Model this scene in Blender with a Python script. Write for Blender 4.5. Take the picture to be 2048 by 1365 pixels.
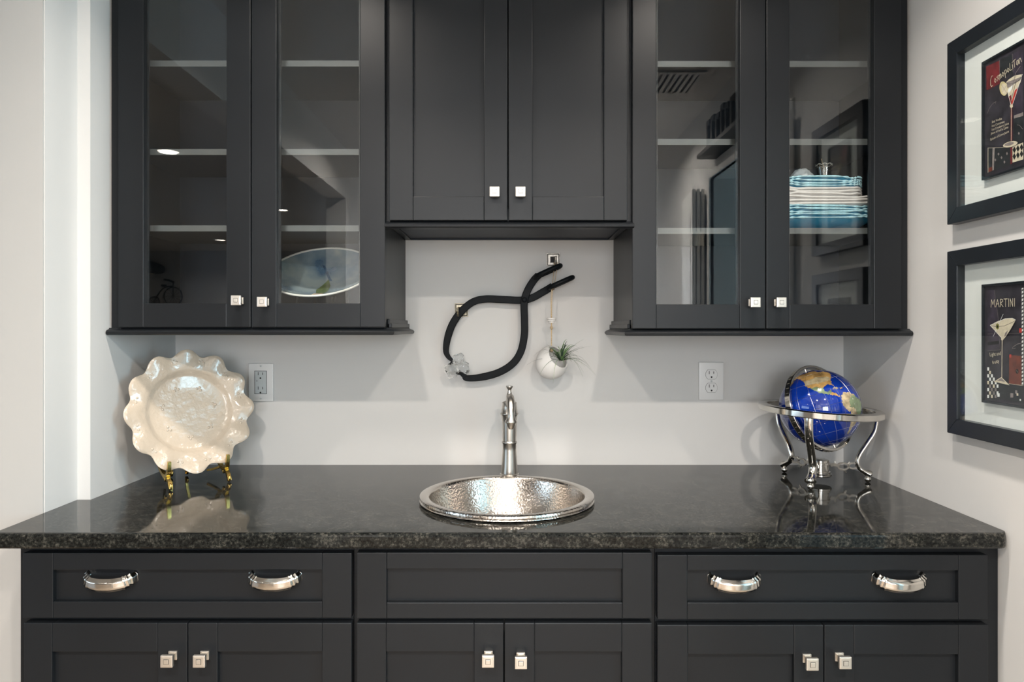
import bpy, bmesh, math, random
from mathutils import Vector, Matrix, noise
PI = math.pi
random.seed(7)
scene = bpy.context.scene
for o in list(bpy.data.objects): bpy.data.objects.remove(o)
COL = scene.collection

# ------------------------------------------------------------------ camera
F = 1400.0; CX = 1019.0; CY = 657.0; CAMZ = 1.314      # focal length / principal point in 2048x1365 pixels
cam_d = bpy.data.cameras.new('camera'); cam = bpy.data.objects.new('camera', cam_d); COL.objects.link(cam)
cam.location = (0, 0, CAMZ); cam.rotation_euler = (PI/2, 0, 0)
cam_d.sensor_width = 36.0; cam_d.sensor_fit = 'HORIZONTAL'; cam_d.lens = F/2048*36
cam_d.shift_x = (1024-CX)/2048; cam_d.shift_y = -(682.5-CY)/2048
cam_d.clip_start = 0.02
scene.camera = cam
def X(px, D): return (px-CX)/F*D
def Z(py, D): return CAMZ-(py-CY)/F*D

# ------------------------------------------------------------------ world, exposure
w = bpy.data.worlds.new('world'); scene.world = w; w.use_nodes = True
bg = w.node_tree.nodes['Background']; bg.inputs[0].default_value = (0.72, 0.85, 1.0, 1); bg.inputs[1].default_value = 1.0
vs = scene.view_settings
vs.view_transform = 'Standard'; vs.look = 'None'; vs.gamma = 1.0; vs.use_curve_mapping = False
vs.exposure = 0.25

# ------------------------------------------------------------------ lights (lamps of recessed cans, window daylight and an added rear fill)
CEIL = 2.42
def area(name, loc, rot, sx, sy, power, color, shape='RECTANGLE', spread=PI):
    d = bpy.data.lights.new(name, 'AREA'); d.shape = shape; d.size = sx
    if shape in ('RECTANGLE', 'ELLIPSE'): d.size_y = sy
    d.energy = power; d.color = color; d.spread = spread
    o = bpy.data.objects.new(name, d); COL.objects.link(o); o.location = loc; o.rotation_euler = rot
    return o
WARM = (1.0, 0.91, 0.82)
CANS = [(-0.49, 1.16), (0.49, 1.16), (-0.50, -0.28), (0.50, -0.28), (-0.50, -2.2), (0.50, -2.2)]
HALL_CANS = [(-2.12, -0.93), (-2.12, -3.08), (-2.12, -5.05), (-3.6, -5.3), (-3.6, -0.93), (-3.6, -3.08)]
for x, y in CANS: area('can_light_lamp', (x, y, CEIL-0.012), (0, 0, 0), 0.085, 0, 8 if y > 0 else (30 if y > -1 else 26), WARM, 'DISK', math.radians(128 if y > 0 else 150))
for x, y in HALL_CANS: area('can_light_lamp', (x, y, CEIL-0.012), (0, 0, 0), 0.10, 0, 4 if y > -2 else (9 if y > -4 else 34), WARM, 'DISK', math.radians(160))
area('window_and_fill_light', (-5.85, -1.6, 1.4), (0, -PI/2, 0), 1.5, 3.2, 36, (0.62, 0.82, 1.0))
area('window_and_fill_light', (0, -3.5, 1.5), (PI/2, 0, 0), 1.4, 1.2, 62, (0.95, 0.97, 1.0))  # soft fill from behind the camera; its rear window is added for it
area('window_and_fill_light', (2.17, 0.25, 1.5), (0, PI/2, 0), 1.2, 0.75, 36, (0.50, 0.82, 1.0))

# ------------------------------------------------------------------ materials
MATS = {}
def N(nt, typ, **kw):
    n = nt.nodes.new(typ)
    for k, v in kw.items(): setattr(n, k, v)
    return n
def base_mat(name):
    m = bpy.data.materials.new(name); m.use_nodes = True
    nt = m.node_tree; b = nt.nodes['Principled BSDF']; MATS[name] = m
    return m, nt, b
def pmat(name, col, rough=0.5, metal=0.0, spec=0.5, bump=None, var=0.0, vscale=8.0, rvar=0.0, coat=0.0, trans=0.0, ior=1.45, emit=None, aniso=0.0, stretch=None):
    m, nt, b = base_mat(name)
    b.inputs['Base Color'].default_value = (*col, 1); b.inputs['Roughness'].default_value = rough
    b.inputs['Metallic'].default_value = metal; b.inputs['Specular IOR Level'].default_value = spec
    b.inputs['Coat Weight'].default_value = coat; b.inputs['Transmission Weight'].default_value = trans; b.inputs['IOR'].default_value = ior
    b.inputs['Anisotropic'].default_value = aniso
    tc = N(nt, 'ShaderNodeTexCoord'); mp = N(nt, 'ShaderNodeMapping'); nt.links.new(tc.outputs['Object'], mp.inputs[0])
    if stretch: mp.inputs['Scale'].default_value = stretch
    if var or rvar:
        no = N(nt, 'ShaderNodeTexNoise'); no.inputs['Scale'].default_value = vscale; no.inputs['Detail'].default_value = 5
        nt.links.new(mp.outputs[0], no.inputs['Vector'])
        if var:
            r = N(nt, 'ShaderNodeValToRGB')
            r.color_ramp.elements[0].position = 0.3; r.color_ramp.elements[1].position = 0.7
            r.color_ramp.elements[0].color = (*[c*(1-var) for c in col], 1); r.color_ramp.elements[1].color = (*[min(1, c*(1+var)) for c in col], 1)
            nt.links.new(no.outputs['Fac'], r.inputs[0]); nt.links.new(r.outputs[0], b.inputs['Base Color'])
        if rvar:
            mr = N(nt, 'ShaderNodeMapRange'); mr.inputs['To Min'].default_value = max(0, rough-rvar); mr.inputs['To Max'].default_value = rough+rvar
            nt.links.new(no.outputs['Fac'], mr.inputs['Value']); nt.links.new(mr.outputs[0], b.inputs['Roughness'])
    if bump:
        sc, st, dist = bump
        n2 = N(nt, 'ShaderNodeTexNoise'); n2.inputs['Scale'].default_value = sc; n2.inputs['Detail'].default_value = 4
        bp = N(nt, 'ShaderNodeBump'); bp.inputs['Strength'].default_value = st; bp.inputs['Distance'].default_value = dist
        nt.links.new(mp.outputs[0], n2.inputs['Vector']); nt.links.new(n2.outputs['Fac'], bp.inputs['Height']); nt.links.new(bp.outputs[0], b.inputs['Normal'])
    if emit:
        b.inputs['Emission Color'].default_value = (*emit[0], 1); b.inputs['Emission Strength'].default_value = emit[1]
    return m
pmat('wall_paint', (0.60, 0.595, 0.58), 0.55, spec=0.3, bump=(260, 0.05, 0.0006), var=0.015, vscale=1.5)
pmat('hall_shade_paint', (0.43, 0.425, 0.41), 0.6, spec=0.3, bump=(260, 0.05, 0.0006), var=0.015, vscale=1.5)  # wall grey darkened, so the colour holds the corner strip's shade
pmat('ceiling_paint', (0.62, 0.62, 0.61), 0.8, spec=0.2, bump=(150, 0.08, 0.001), var=0.015)
pmat('floor_wood', (0.30, 0.235, 0.175), 0.4, bump=(40, 0.05, 0.001), var=0.25, vscale=5, stretch=(8, 1, 1))
pmat('trim_white', (0.72, 0.72, 0.70), 0.35, bump=(90, 0.02, 0.0005), var=0.01)
pmat('black_paint', (0.0092, 0.0108, 0.0128), 0.36, spec=0.31, bump=(420, 0.035, 0.0004), var=0.10, vscale=3, rvar=0.05)
pmat('cabinet_inside', (0.014, 0.020, 0.031), 0.5, spec=0.4, var=0.1)
pmat('shelf_edge_lit', (0.115, 0.12, 0.12), 0.45, var=0.06, vscale=20)  # light on the dark shelf fronts, put into the colour as grey
pmat('brushed_nickel', (0.55, 0.52, 0.475), 0.31, metal=1, rvar=0.06, vscale=120, stretch=(1, 1, 0.06), var=0.05)
pmat('satin_nickel', (0.72, 0.68, 0.62), 0.40, metal=1, bump=(500, 0.03, 0.0003), var=0.04)
pmat('polished_nickel', (0.66, 0.635, 0.59), 0.11, metal=1, rvar=0.03, vscale=30, var=0.04)
pmat('hook_nickel', (0.42, 0.385, 0.34), 0.42, metal=1, var=0.25, vscale=120)
pmat('dark_bronze', (0.24, 0.21, 0.155), 0.35, metal=1, var=0.3, vscale=160)
pmat('groove_dark', (0.02, 0.018, 0.016), 0.6, var=0.1)
pmat('brass', (0.60, 0.42, 0.13), 0.24, metal=1, var=0.25, vscale=90, bump=(180, 0.2, 0.001))
pmat('cream_ceramic', (0.51, 0.432, 0.342), 0.16, coat=0.6, bump=(45, 0.55, 0.005), var=0.03, vscale=6)
pmat('outlet_plastic', (0.74, 0.735, 0.72), 0.3, var=0.01)
pmat('outlet_grey', (0.50, 0.53, 0.53), 0.35, var=0.02)
pmat('slot_black', (0.01, 0.01, 0.01), 0.6, var=0.05)
pmat('forged_iron', (0.005, 0.0065, 0.008), 0.55, spec=0.16, bump=(60, 0.3, 0.002), var=0.5, vscale=45, rvar=0.12)
pmat('clear_ice', (0.97, 0.98, 0.98), 0.04, trans=1, ior=1.33, bump=(60, 0.5, 0.003), var=0.01)
pmat('white_pot', (0.78, 0.76, 0.73), 0.6, bump=(80, 0.1, 0.0015), var=0.03, vscale=20)
pmat('twine', (0.55, 0.42, 0.26), 0.85, bump=(900, 0.6, 0.001), var=0.25, vscale=300)
pmat('leaf_green', (0.10, 0.19, 0.06), 0.5, var=0.3, vscale=60)
pmat('leaf_pale', (0.36, 0.44, 0.30), 0.55, var=0.25, vscale=60)
pmat('leaf_dark', (0.035, 0.065, 0.04), 0.5, var=0.3, vscale=60)
pmat('frame_black', (0.010, 0.013, 0.017), 0.30, bump=(90, 0.06, 0.0008), var=0.15, vscale=12)
pmat('mat_white', (0.80, 0.795, 0.77), 0.8, spec=0.2, bump=(500, 0.04, 0.0004), var=0.01)
pmat('print_dark', (0.032, 0.028, 0.036), 0.45, var=0.55, vscale=35)
pmat('print_plum', (0.045, 0.035, 0.052), 0.45, var=0.4, vscale=50)
pmat('print_charcoal', (0.022, 0.024, 0.027), 0.45, var=0.4, vscale=60)
pmat('print_red', (0.16, 0.020, 0.024), 0.45, var=0.4, vscale=60)
pmat('print_bright_red', (0.48, 0.05, 0.04), 0.45, var=0.3, vscale=90)
pmat('print_rust', (0.14, 0.035, 0.022), 0.45, var=0.35, vscale=60)
pmat('print_cream', (0.66, 0.57, 0.43), 0.45, var=0.15, vscale=90)
pmat('print_lemon', (0.62, 0.52, 0.27), 0.45, var=0.2, vscale=90)
pmat('print_taupe', (0.25, 0.21, 0.20), 0.45, var=0.25, vscale=90)
pmat('print_olive', (0.20, 0.19, 0.04), 0.45, var=0.2, vscale=90)
pmat('plate_white', (0.78, 0.73, 0.70), 0.2, coat=0.5, var=0.02)
pmat('plate_blue', (0.03, 0.22, 0.36), 0.10, coat=0.5, var=0.2, vscale=20)
pmat('plate_rope', (0.42, 0.68, 0.76), 0.18, coat=0.5, var=0.2, vscale=120)
pmat('ornament', (0.72, 0.78, 0.78), 0.5, var=0.35, vscale=40, bump=(120, 0.5, 0.004))
pmat('twig', (0.42, 0.30, 0.18), 0.7, var=0.3, vscale=90)
pmat('bowl_rim', (0.82, 0.78, 0.72), 0.2, coat=0.4, var=0.02)
pmat('bowl_green', (0.10, 0.14, 0.035), 0.2, coat=0.5, var=0.4, vscale=40)
pmat('bowl_peach', (0.55, 0.42, 0.30), 0.3, var=0.2, vscale=30)
pmat('bowl_blue', (0.04, 0.09, 0.16), 0.2, var=0.5, vscale=60)
pmat('ocean_blue', (0.004, 0.030, 0.27), 0.06, coat=0.8, var=0.35, vscale=14)
pmat('land_ochre', (0.48, 0.29, 0.10), 0.15, coat=0.6, var=0.6, vscale=45)
pmat('land_green', (0.17, 0.23, 0.13), 0.15, coat=0.6, var=0.4, vscale=40)
pmat('land_tan', (0.40, 0.33, 0.20), 0.15, coat=0.6, var=0.6, vscale=55)
pmat('silver_line', (0.72, 0.72, 0.74), 0.3, metal=1, var=0.02)
pmat('lens_glow', (1, 1, 1), 0.5, emit=((1.0, 0.90, 0.78), 14.0), var=0.01)
pmat('sign_black', (0.012, 0.012, 0.012), 0.5, var=0.3)
pmat('fish_dark', (0.016, 0.017, 0.016), 0.35, var=0.5, vscale=14)
pmat('fish_belly', (0.50, 0.44, 0.34), 0.4, var=0.15)
pmat('vent_metal', (0.55, 0.55, 0.54), 0.4, var=0.02)

def glass_mat(name, tint=(0.96, 0.98, 0.98), ior=1.5):
    m = bpy.data.materials.new(name); m.use_nodes = True; nt = m.node_tree; nt.nodes.clear(); MATS[name] = m
    out = N(nt, 'ShaderNodeOutputMaterial'); mix = N(nt, 'ShaderNodeMixShader'); tr = N(nt, 'ShaderNodeBsdfTransparent'); gl = N(nt, 'ShaderNodeBsdfGlossy')
    fr = N(nt, 'ShaderNodeFresnel'); fr.inputs['IOR'].default_value = ior
    tc = N(nt, 'ShaderNodeTexCoord'); no = N(nt, 'ShaderNodeTexNoise'); no.inputs['Scale'].default_value = 2.0; nt.links.new(tc.outputs['Object'], no.inputs['Vector'])
    mr = N(nt, 'ShaderNodeMapRange'); mr.inputs['To Min'].default_value = 0.0; mr.inputs['To Max'].default_value = 0.006
    nt.links.new(no.outputs['Fac'], mr.inputs['Value']); nt.links.new(mr.outputs[0], gl.inputs['Roughness'])
    tr.inputs[0].default_value = (*tint, 1); gl.inputs['Color'].default_value = (1, 1, 1, 1)
    geo = N(nt, 'ShaderNodeNewGeometry'); mi = N(nt, 'ShaderNodeMapRange'); mi.inputs['To Min'].default_value = ior; mi.inputs['To Max'].default_value = 1/ior
    nt.links.new(geo.outputs['Backfacing'], mi.inputs['Value']); nt.links.new(mi.outputs[0], fr.inputs['IOR'])     # both faces of a thin pane reflect alike
    nt.links.new(fr.outputs[0], mix.inputs[0]); nt.links.new(tr.outputs[0], mix.inputs[1]); nt.links.new(gl.outputs[0], mix.inputs[2]); nt.links.new(mix.outputs[0], out.inputs[0])
    return m
glass_mat('pane_glass', ior=1.52)
glass_mat('picture_glass', ior=1.35)
glass_mat('vase_glass', (0.93, 0.90, 0.86), 1.7)
def frosted_bowl():
    m, nt, b = base_mat('bowl_glass')
    b.inputs['Base Color'].default_value = (0.38, 0.50, 0.55, 1); b.inputs['Roughness'].default_value = 0.12
    tc = N(nt, 'ShaderNodeTexCoord'); no = N(nt, 'ShaderNodeTexNoise'); no.inputs['Scale'].default_value = 11; no.inputs['Detail'].default_value = 6
    r = N(nt, 'ShaderNodeValToRGB'); r.color_ramp.elements[0].position = 0.35; r.color_ramp.elements[1].position = 0.62
    r.color_ramp.elements[0].color = (0.10, 0.20, 0.32, 1); r.color_ramp.elements[1].color = (0.45, 0.52, 0.52, 1)
    nt.links.new(tc.outputs['Object'], no.inputs['Vector']); nt.links.new(no.outputs['Fac'], r.inputs[0]); nt.links.new(r.outputs[0], b.inputs['Base Color'])
    b.inputs['Alpha'].default_value = 0.62
frosted_bowl()
def granite():
    m, nt, b = base_mat('granite')
    tc = N(nt, 'ShaderNodeTexCoord')
    v = N(nt, 'ShaderNodeTexVoronoi'); v.inputs['Scale'].default_value = 330; v.feature = 'F1'
    n1 = N(nt, 'ShaderNodeTexNoise'); n1.inputs['Scale'].default_value = 170; n1.inputs['Detail'].default_value = 6; n1.inputs['Roughness'].default_value = 0.7
    n2 = N(nt, 'ShaderNodeTexNoise'); n2.inputs['Scale'].default_value = 30; n2.inputs['Detail'].default_value = 5
    for n in (v, n1, n2): nt.links.new(tc.outputs['Object'], n.inputs['Vector'])
    r = N(nt, 'ShaderNodeValToRGB'); e = r.color_ramp.elements
    e[0].position = 0.36; e[0].color = (0.004, 0.0045, 0.0045, 1); e[1].position = 0.76; e[1].color = (0.10, 0.094, 0.078, 1)
    k = e.new(0.52); k.color = (0.014, 0.015, 0.0135, 1)
    ad = N(nt, 'ShaderNodeMath', operation='MULTIPLY_ADD'); ad.inputs[1].default_value = 0.35; 
    nt.links.new(n2.outputs['Fac'], ad.inputs[0]); 
    sb = N(nt, 'ShaderNodeMath', operation='SUBTRACT'); sb.inputs[1].default_value = 0.175
    nt.links.new(n1.outputs['Fac'], sb.inputs[0]); nt.links.new(sb.outputs[0], ad.inputs[2])
    nt.links.new(ad.outputs[0], r.inputs[0])
    gm = N(nt, 'ShaderNodeMapRange'); gm.inputs['From Max'].default_value = 0.7; gm.inputs['To Min'].default_value = 1.3; gm.inputs['To Max'].default_value = 0.5
    mx = N(nt, 'ShaderNodeMix', data_type='RGBA'); mx.blend_type = 'MULTIPLY'; mx.inputs[0].default_value = 0.5
    nt.links.new(r.outputs[0], mx.inputs[6]); nt.links.new(v.outputs['Distance'], gm.inputs['Value']); nt.links.new(gm.outputs[0], mx.inputs[7]); nt.links.new(mx.outputs[2], b.inputs['Base Color'])
    b.inputs['Roughness'].default_value = 0.05; b.inputs['Specular IOR Level'].default_value = 0.23
    bp = N(nt, 'ShaderNodeBump'); bp.inputs['Strength'].default_value = 0.05; bp.inputs['Distance'].default_value = 0.0003
    nt.links.new(n1.outputs['Fac'], bp.inputs['Height']); nt.links.new(bp.outputs[0], b.inputs['Normal'])
granite()
def hammered():
    m, nt, b = base_mat('hammered_nickel')
    b.inputs['Base Color'].default_value = (0.62, 0.57, 0.52, 1); b.inputs['Metallic'].default_value = 1; b.inputs['Roughness'].default_value = 0.17
    tc = N(nt, 'ShaderNodeTexCoord'); v = N(nt, 'ShaderNodeTexVoronoi'); v.inputs['Scale'].default_value = 230; v.feature = 'SMOOTH_F1'
    nt.links.new(tc.outputs['Object'], v.inputs['Vector'])
    bp = N(nt, 'ShaderNodeBump'); bp.inputs['Strength'].default_value = 0.28; bp.inputs['Distance'].default_value = 0.002
    nt.links.new(v.outputs['Distance'], bp.inputs['Height']); nt.links.new(bp.outputs[0], b.inputs['Normal'])
hammered()

# ------------------------------------------------------------------ mesh helpers
def box(bm, x0, x1, y0, y1, z0, z1, bev=0.0, seg=2):
    vs_ = [bm.verts.new(p) for p in ((x0,y0,z0),(x1,y0,z0),(x1,y1,z0),(x0,y1,z0),(x0,y0,z1),(x1,y0,z1),(x1,y1,z1),(x0,y1,z1))]
    fs = [bm.faces.new([vs_[i] for i in q]) for q in ((0,3,2,1),(4,5,6,7),(0,1,5,4),(1,2,6,5),(2,3,7,6),(3,0,4,7))]
    if bev:
        es = list({e for f in fs for e in f.edges})
        bmesh.ops.bevel(bm, geom=es, offset=bev, segments=seg, profile=0.6, affect='EDGES', clamp_overlap=True)
def lathe(bm, prof, n=32, M=None, c=(0, 0, 0)):
    rings = []
    for r, z in prof:
        if r < 1e-6: ring = [bm.verts.new((c[0], c[1], c[2]+z))]
        else: ring = [bm.verts.new((c[0]+r*math.cos(2*PI*i/n), c[1]+r*math.sin(2*PI*i/n), c[2]+z)) for i in range(n)]
        rings.append(ring)
    for a, b in zip(rings, rings[1:]):
        for i in range(n):
            j = (i+1) % n
            if len(a) == 1 and len(b) == 1: continue
            if len(a) == 1: bm.faces.new((a[0], b[j], b[i]))
            elif len(b) == 1: bm.faces.new((a[i], a[j], b[0]))
            else: bm.faces.new((a[i], a[j], b[j], b[i]))
    if M is not None: bmesh.ops.transform(bm, matrix=M, verts=[v for r in rings for v in r])
def crom(pts, n=8):
    pts = [Vector(p) for p in pts]; out = []
    for i in range(len(pts)-1):
        p0 = pts[max(i-1, 0)]; p1 = pts[i]; p2 = pts[i+1]; p3 = pts[min(i+2, len(pts)-1)]
        for k in range(n):
            t = k/n
            out.append(0.5*((2*p1)+(p2-p0)*t+(2*p0-5*p1+4*p2-p3)*t*t+(3*p1-p0-3*p2+p3)*t**3))
    out.append(pts[-1]); return out
def circ(r, n=10, ry=None): return [(r*math.cos(2*PI*i/n), (ry or r)*math.sin(2*PI*i/n)) for i in range(n)]
def rect(a, b): return [(-a, -b), (a, -b), (a, b), (-a, b)]
def sweep(bm, path, prof, up=None, scale=None, closed=False):
    path = [Vector(p) for p in path]; L = len(path); rings = []; n_prev = None
    for i, p in enumerate(path):
        if closed: t = path[(i+1) % L]-path[i-1]
        else: t = path[min(i+1, L-1)]-path[max(i-1, 0)]
        t.normalize()
        if up is not None: nn = Vector(up if not callable(up) else up(i))
        elif n_prev is None: nn = Vector((0, 0, 1)) if abs(t.z) < 0.9 else Vector((0, 1, 0))
        else: nn = n_prev
        nn = nn-t*t.dot(nn); nn.normalize(); n_prev = nn; b = t.cross(nn)
        s = scale[i] if scale else 1.0
        sa, sb = s if isinstance(s, tuple) else (s, s)
        rings.append([bm.verts.new(p+nn*(a*sa)+b*(c*sb)) for a, c in prof])
    m = len(prof)
    for i in range(L if closed else L-1):
        a = rings[i]; b = rings[(i+1) % L]
        for k in range(m): bm.faces.new((a[k], a[(k+1) % m], b[(k+1) % m], b[k]))
    if not closed and m > 2:
        bm.faces.new(rings[0][::-1]); bm.faces.new(rings[-1])
def poly(bm, pts, thick=None):
    a = [bm.verts.new(p) for p in pts]; f = bm.faces.new(a); return f
def extrude_poly(bm, pts, vec):
    vec = Vector(vec); a = [bm.verts.new(p) for p in pts]; b = [bm.verts.new(Vector(p)+vec) for p in pts]; n = len(pts)
    bm.faces.new(a[::-1]); bm.faces.new(b)
    for i in range(n): bm.faces.new((a[i], a[(i+1) % n], b[(i+1) % n], b[i]))
def wloc(o):
    v = Vector(o.location)
    while o.parent: o = o.parent; v = v+Vector(o.location)
    return v
def mk(name, bm, mat, parent=None, local=False, smooth=None, label=None):
    """one mesh object; vertices in world metres (or in the parent's frame when local)"""
    bmesh.ops.recalc_face_normals(bm, faces=bm.faces[:])
    if not local:
        off = wloc(parent) if parent else Vector((0, 0, 0))
        co = [v.co for v in bm.verts]
        c = Vector([(min(p[i] for p in co)+max(p[i] for p in co))/2 for i in range(3)]); 
        if parent is None: c.z = min(p.z for p in co)
        for v in bm.verts: v.co -= c
        loc = c-off
    else: loc = Vector((0, 0, 0))
    me = bpy.data.meshes.new(name); 
    if smooth is not None:
        for f in bm.faces: f.smooth = True
        for e in bm.edges:
            if len(e.link_faces) == 2 and e.calc_face_angle(0) > smooth: e.smooth = False
    bm.to_mesh(me); bm.free()
    if isinstance(mat, (list, tuple)):
        for k in mat: me.materials.append(MATS[k])
    else: me.materials.append(MATS[mat])
    o = bpy.data.objects.new(name, me); COL.objects.link(o); o.location = loc
    if parent: o.parent = parent
    if label: o['label'] = label
    return o
def thing(name, loc, label, cat, group=None):
    o = bpy.data.objects.new(name, None); COL.objects.link(o); o.location = loc; o.empty_display_size = 0.05
    o['label'] = label; o['category'] = cat
    if group: o['group'] = group
    return o
def tag(o, label, cat, group=None):
    o['label'] = label; o['category'] = cat
    if group: o['group'] = group
    return o
def struct(name, bm, mat, label=None, smooth=None):
    o = mk(name, bm, mat, smooth=smooth); o['kind'] = 'structure'
    if label: o['label'] = label
    return o
BM = bmesh.new

# ------------------------------------------------------------------ dimensions
YW = 2.05           # back wall
XR = 0.978          # right wall
XL = -0.978; XL2 = -1.008
YJOG = 1.633; YEND = 1.519
YU = 1.718          # face of the upper cabinets
YUD = 1.698         # their doors' front
YB = 1.400; YBD = 1.380
CT = 0.914

# ------------------------------------------------------------------ the room
bm = BM(); box(bm, -1.10, 1.10, YW, YW+0.1, 0, CEIL); struct('wall_back', bm, 'wall_paint', 'light grey painted wall behind the bar counter')
bm = BM()
box(bm, XR, 1.10, 0.95, YW, 0, CEIL); box(bm, XR, 1.10, 0.07, 0.95, 2.03, CEIL); box(bm, XR, 1.10, -3.6, 0.07, 0, CEIL)
struct('wall_right', bm, 'wall_paint', 'light grey painted side wall hung with two framed prints')
bm = BM()
box(bm, -1.13, XL, YJOG, YW, 0, CEIL); box(bm, -1.13, XL2, YEND, YJOG, 0, CEIL)
box(bm, -1.13, XL2, -0.89, YEND, 2.116, CEIL); box(bm, -1.13, XL2, -6.6, -0.89, 0, CEIL)
struct('wall_left', bm, 'wall_paint', 'light grey painted side wall ending at a wide opening')
bm = BM(); box(bm, -6.0, XL2-0.002, YEND-0.004, YEND, 0, CEIL); box(bm, -6.0, -1.13, YEND, YEND+0.12, 0, CEIL); struct('wall_hall', bm, 'hall_shade_paint', 'shaded grey wall past the corner beside the counter')  # thin facing carries the shade-darkened paint over the jamb end
bm = BM(); box(bm, -6.0, -1.13, -6.72, -6.6, 0, CEIL); struct('wall_far', bm, 'hall_shade_paint')
bm = BM()
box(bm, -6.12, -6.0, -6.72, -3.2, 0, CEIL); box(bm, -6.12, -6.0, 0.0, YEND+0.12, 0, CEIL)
box(bm, -6.12, -6.0, -3.2, 0.0, 0, 0.65); box(bm, -6.12, -6.0, -3.2, 0.0, 2.15, CEIL); struct('wall_window_side', bm, 'hall_shade_paint')
bm = BM()
box(bm, -1.008, -0.65, -3.72, -3.6, 0, CEIL); box(bm, 0.65, 1.10, -3.72, -3.6, 0, CEIL); box(bm, -0.65, 0.65, -3.72, -3.6, 0, 0.75); box(bm, -0.65, 0.65, -3.72, -3.6, 2.25, CEIL)
struct('wall_rear', bm, 'wall_paint')
bm = BM(); box(bm, -6.12, 2.4, -6.72, YW+0.1, CEIL, CEIL+0.1); struct('ceiling', bm, 'ceiling_paint')
bm = BM(); box(bm, -6.12, 2.4, -6.72, YW+0.1, -0.1, 0); struct('floor', bm, 'floor_wood')
# closet beyond the doorway on the right
bm = BM(); box(bm, 2.2, 2.3, -0.4, -0.15, 0, CEIL); box(bm, 2.2, 2.3, 0.65, 1.5, 0, CEIL); box(bm, 2.2, 2.3, -0.15, 0.65, 0, 0.88); box(bm, 2.2, 2.3, -0.15, 0.65, 2.12, CEIL); box(bm, 1.10, 2.2, 1.4, 1.5, 0, CEIL); box(bm, 1.10, 2.2, -0.4, -0.3, 0, CEIL); struct('wall_closet', bm, 'trim_white')
def window(name, y=None, x=None, a0=0, a1=1, z0=0, z1=1):
    bm = BM(); t = 0.05
    def fb(u0, u1, v0, v1):
        if y is not None: box(bm, u0, u1, y, y+0.08, v0, v1, 0.004)
        else: box(bm, x, x+0.08, u0, u1, v0, v1, 0.004)
    fb(a0, a0+t, z0, z1); fb(a1-t, a1, z0, z1); fb(a0+t, a1-t, z0, z0+t); fb(a0+t, a1-t, z1-t, z1); fb(a0+t, a1-t, (z0+z1)/2-0.02, (z0+z1)/2+0.02)
    if a1-a0 > 2: fb((a0+a1)/2-0.03, (a0+a1)/2+0.03, z0+t, z1-t)
    o = struct(name, bm, 'trim_white')
    bm = BM()
    if y is not None: box(bm, a0+t, a1-t, y+0.035, y+0.041, z0+t, z1-t)
    else: box(bm, x+0.035, x+0.041, a0+t, a1-t, z0+t, z1-t)
    mk('window_pane', bm, 'pane_glass', o)
window('window_1', x=-6.10, a0=-3.2, a1=0.0, z0=0.65, z1=2.15)
window('window_added_fill', y=-3.70, a0=-0.65, a1=0.65, z0=0.75, z1=2.25)  # unseen window, added to house the soft fill lamp
window('window_3', x=2.21, a0=-0.15, a1=0.65, z0=0.88, z1=2.12)
# door casing on the right wall with folded leaves
bm = BM()
for k, (dx, inset) in enumerate(((0.012, 0.0), (0.018, 0.02), (0.024, 0.045))):
    wdt = 0.075-inset
    box(bm, XR-dx, XR, 0.07-wdt, 0.07, 0, 2.03+wdt, 0.002); box(bm, XR-dx, XR, 0.95, 0.95+wdt, 0, 2.03+wdt, 0.002); box(bm, XR-dx, XR, 0.07, 0.95, 2.03, 2.03+wdt, 0.002)
struct('trim_1', bm, 'trim_white', 'white moulded casing around the doorway')
d1 = thing('folding_door', (0.93, -0.18, 0), 'white panelled folding door leaves stacked against the wall beside the doorway', 'door')
for k in range(3):
    xn, xf_ = 0.899+0.0225*k, 0.937+0.0115*k; ang = math.atan2(xf_-xn, 0.36)
    M = Matrix.Translation((xn, -0.025, 0)) @ Matrix.Rotation(ang, 4, 'Z')
    bm = BM(); box(bm, 0, 0.0165, -0.36, 0, 0.015, 2.0, 0.002); bm.transform(M); leaf = mk('door_leaf', bm, 'trim_white', d1)
    bm = BM()
    for z0, z1 in ((0.15, 0.85), (1.0, 1.9)): box(bm, -0.002, 0.0, -0.31, -0.05, z0, z1, 0.0008)
    bm.transform(M); mk('door_panel', bm, 'trim_white', leaf)
bm = BM(); box(bm, 0.915, 0.955, -0.026, -0.0235, 1.72, 1.79); mk('hinge', bm, 'satin_nickel', d1)
dl = thing('open_door', (0.955, 1.02, 0), 'white door leaf edge standing against the wall by the framed prints', 'door')
bm = BM(); box(bm, 0.938, 0.952, 1.028, 1.075, 0.012, 2.05, 0.002); mk('door_leaf', bm, 'trim_white', dl)
# sign shelf above the doorway
sg = thing('shelf_sign', (0.93, 0.45, 2.10), 'black shelf with upright black boards above the doorway', 'sign')
bm = BM(); box(bm, XR-0.09, XR, 0.10, 0.90, 2.115, 2.135, 0.002); mk('shelf_board', bm, 'sign_black', sg)
yy = 0.15; rs = random.Random(3)
while yy < 0.82:
    ww = rs.uniform(0.05, 0.075); bm = BM(); hh = rs.uniform(0.13, 0.155)
    box(bm, XR-0.06, XR-0.035, yy, yy+ww*0.35, 2.135, 2.135+hh, 0.002); box(bm, XR-0.06, XR-0.035, yy+ww*0.35, yy+ww, 2.135, 2.16, 0.002); box(bm, XR-0.06, XR-0.035, yy+ww*0.35, yy+ww*0.9, 2.135+hh-0.025, 2.135+hh, 0.002)
    mk('sign_board', bm, 'sign_black', sg); yy += ww+0.012
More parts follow.
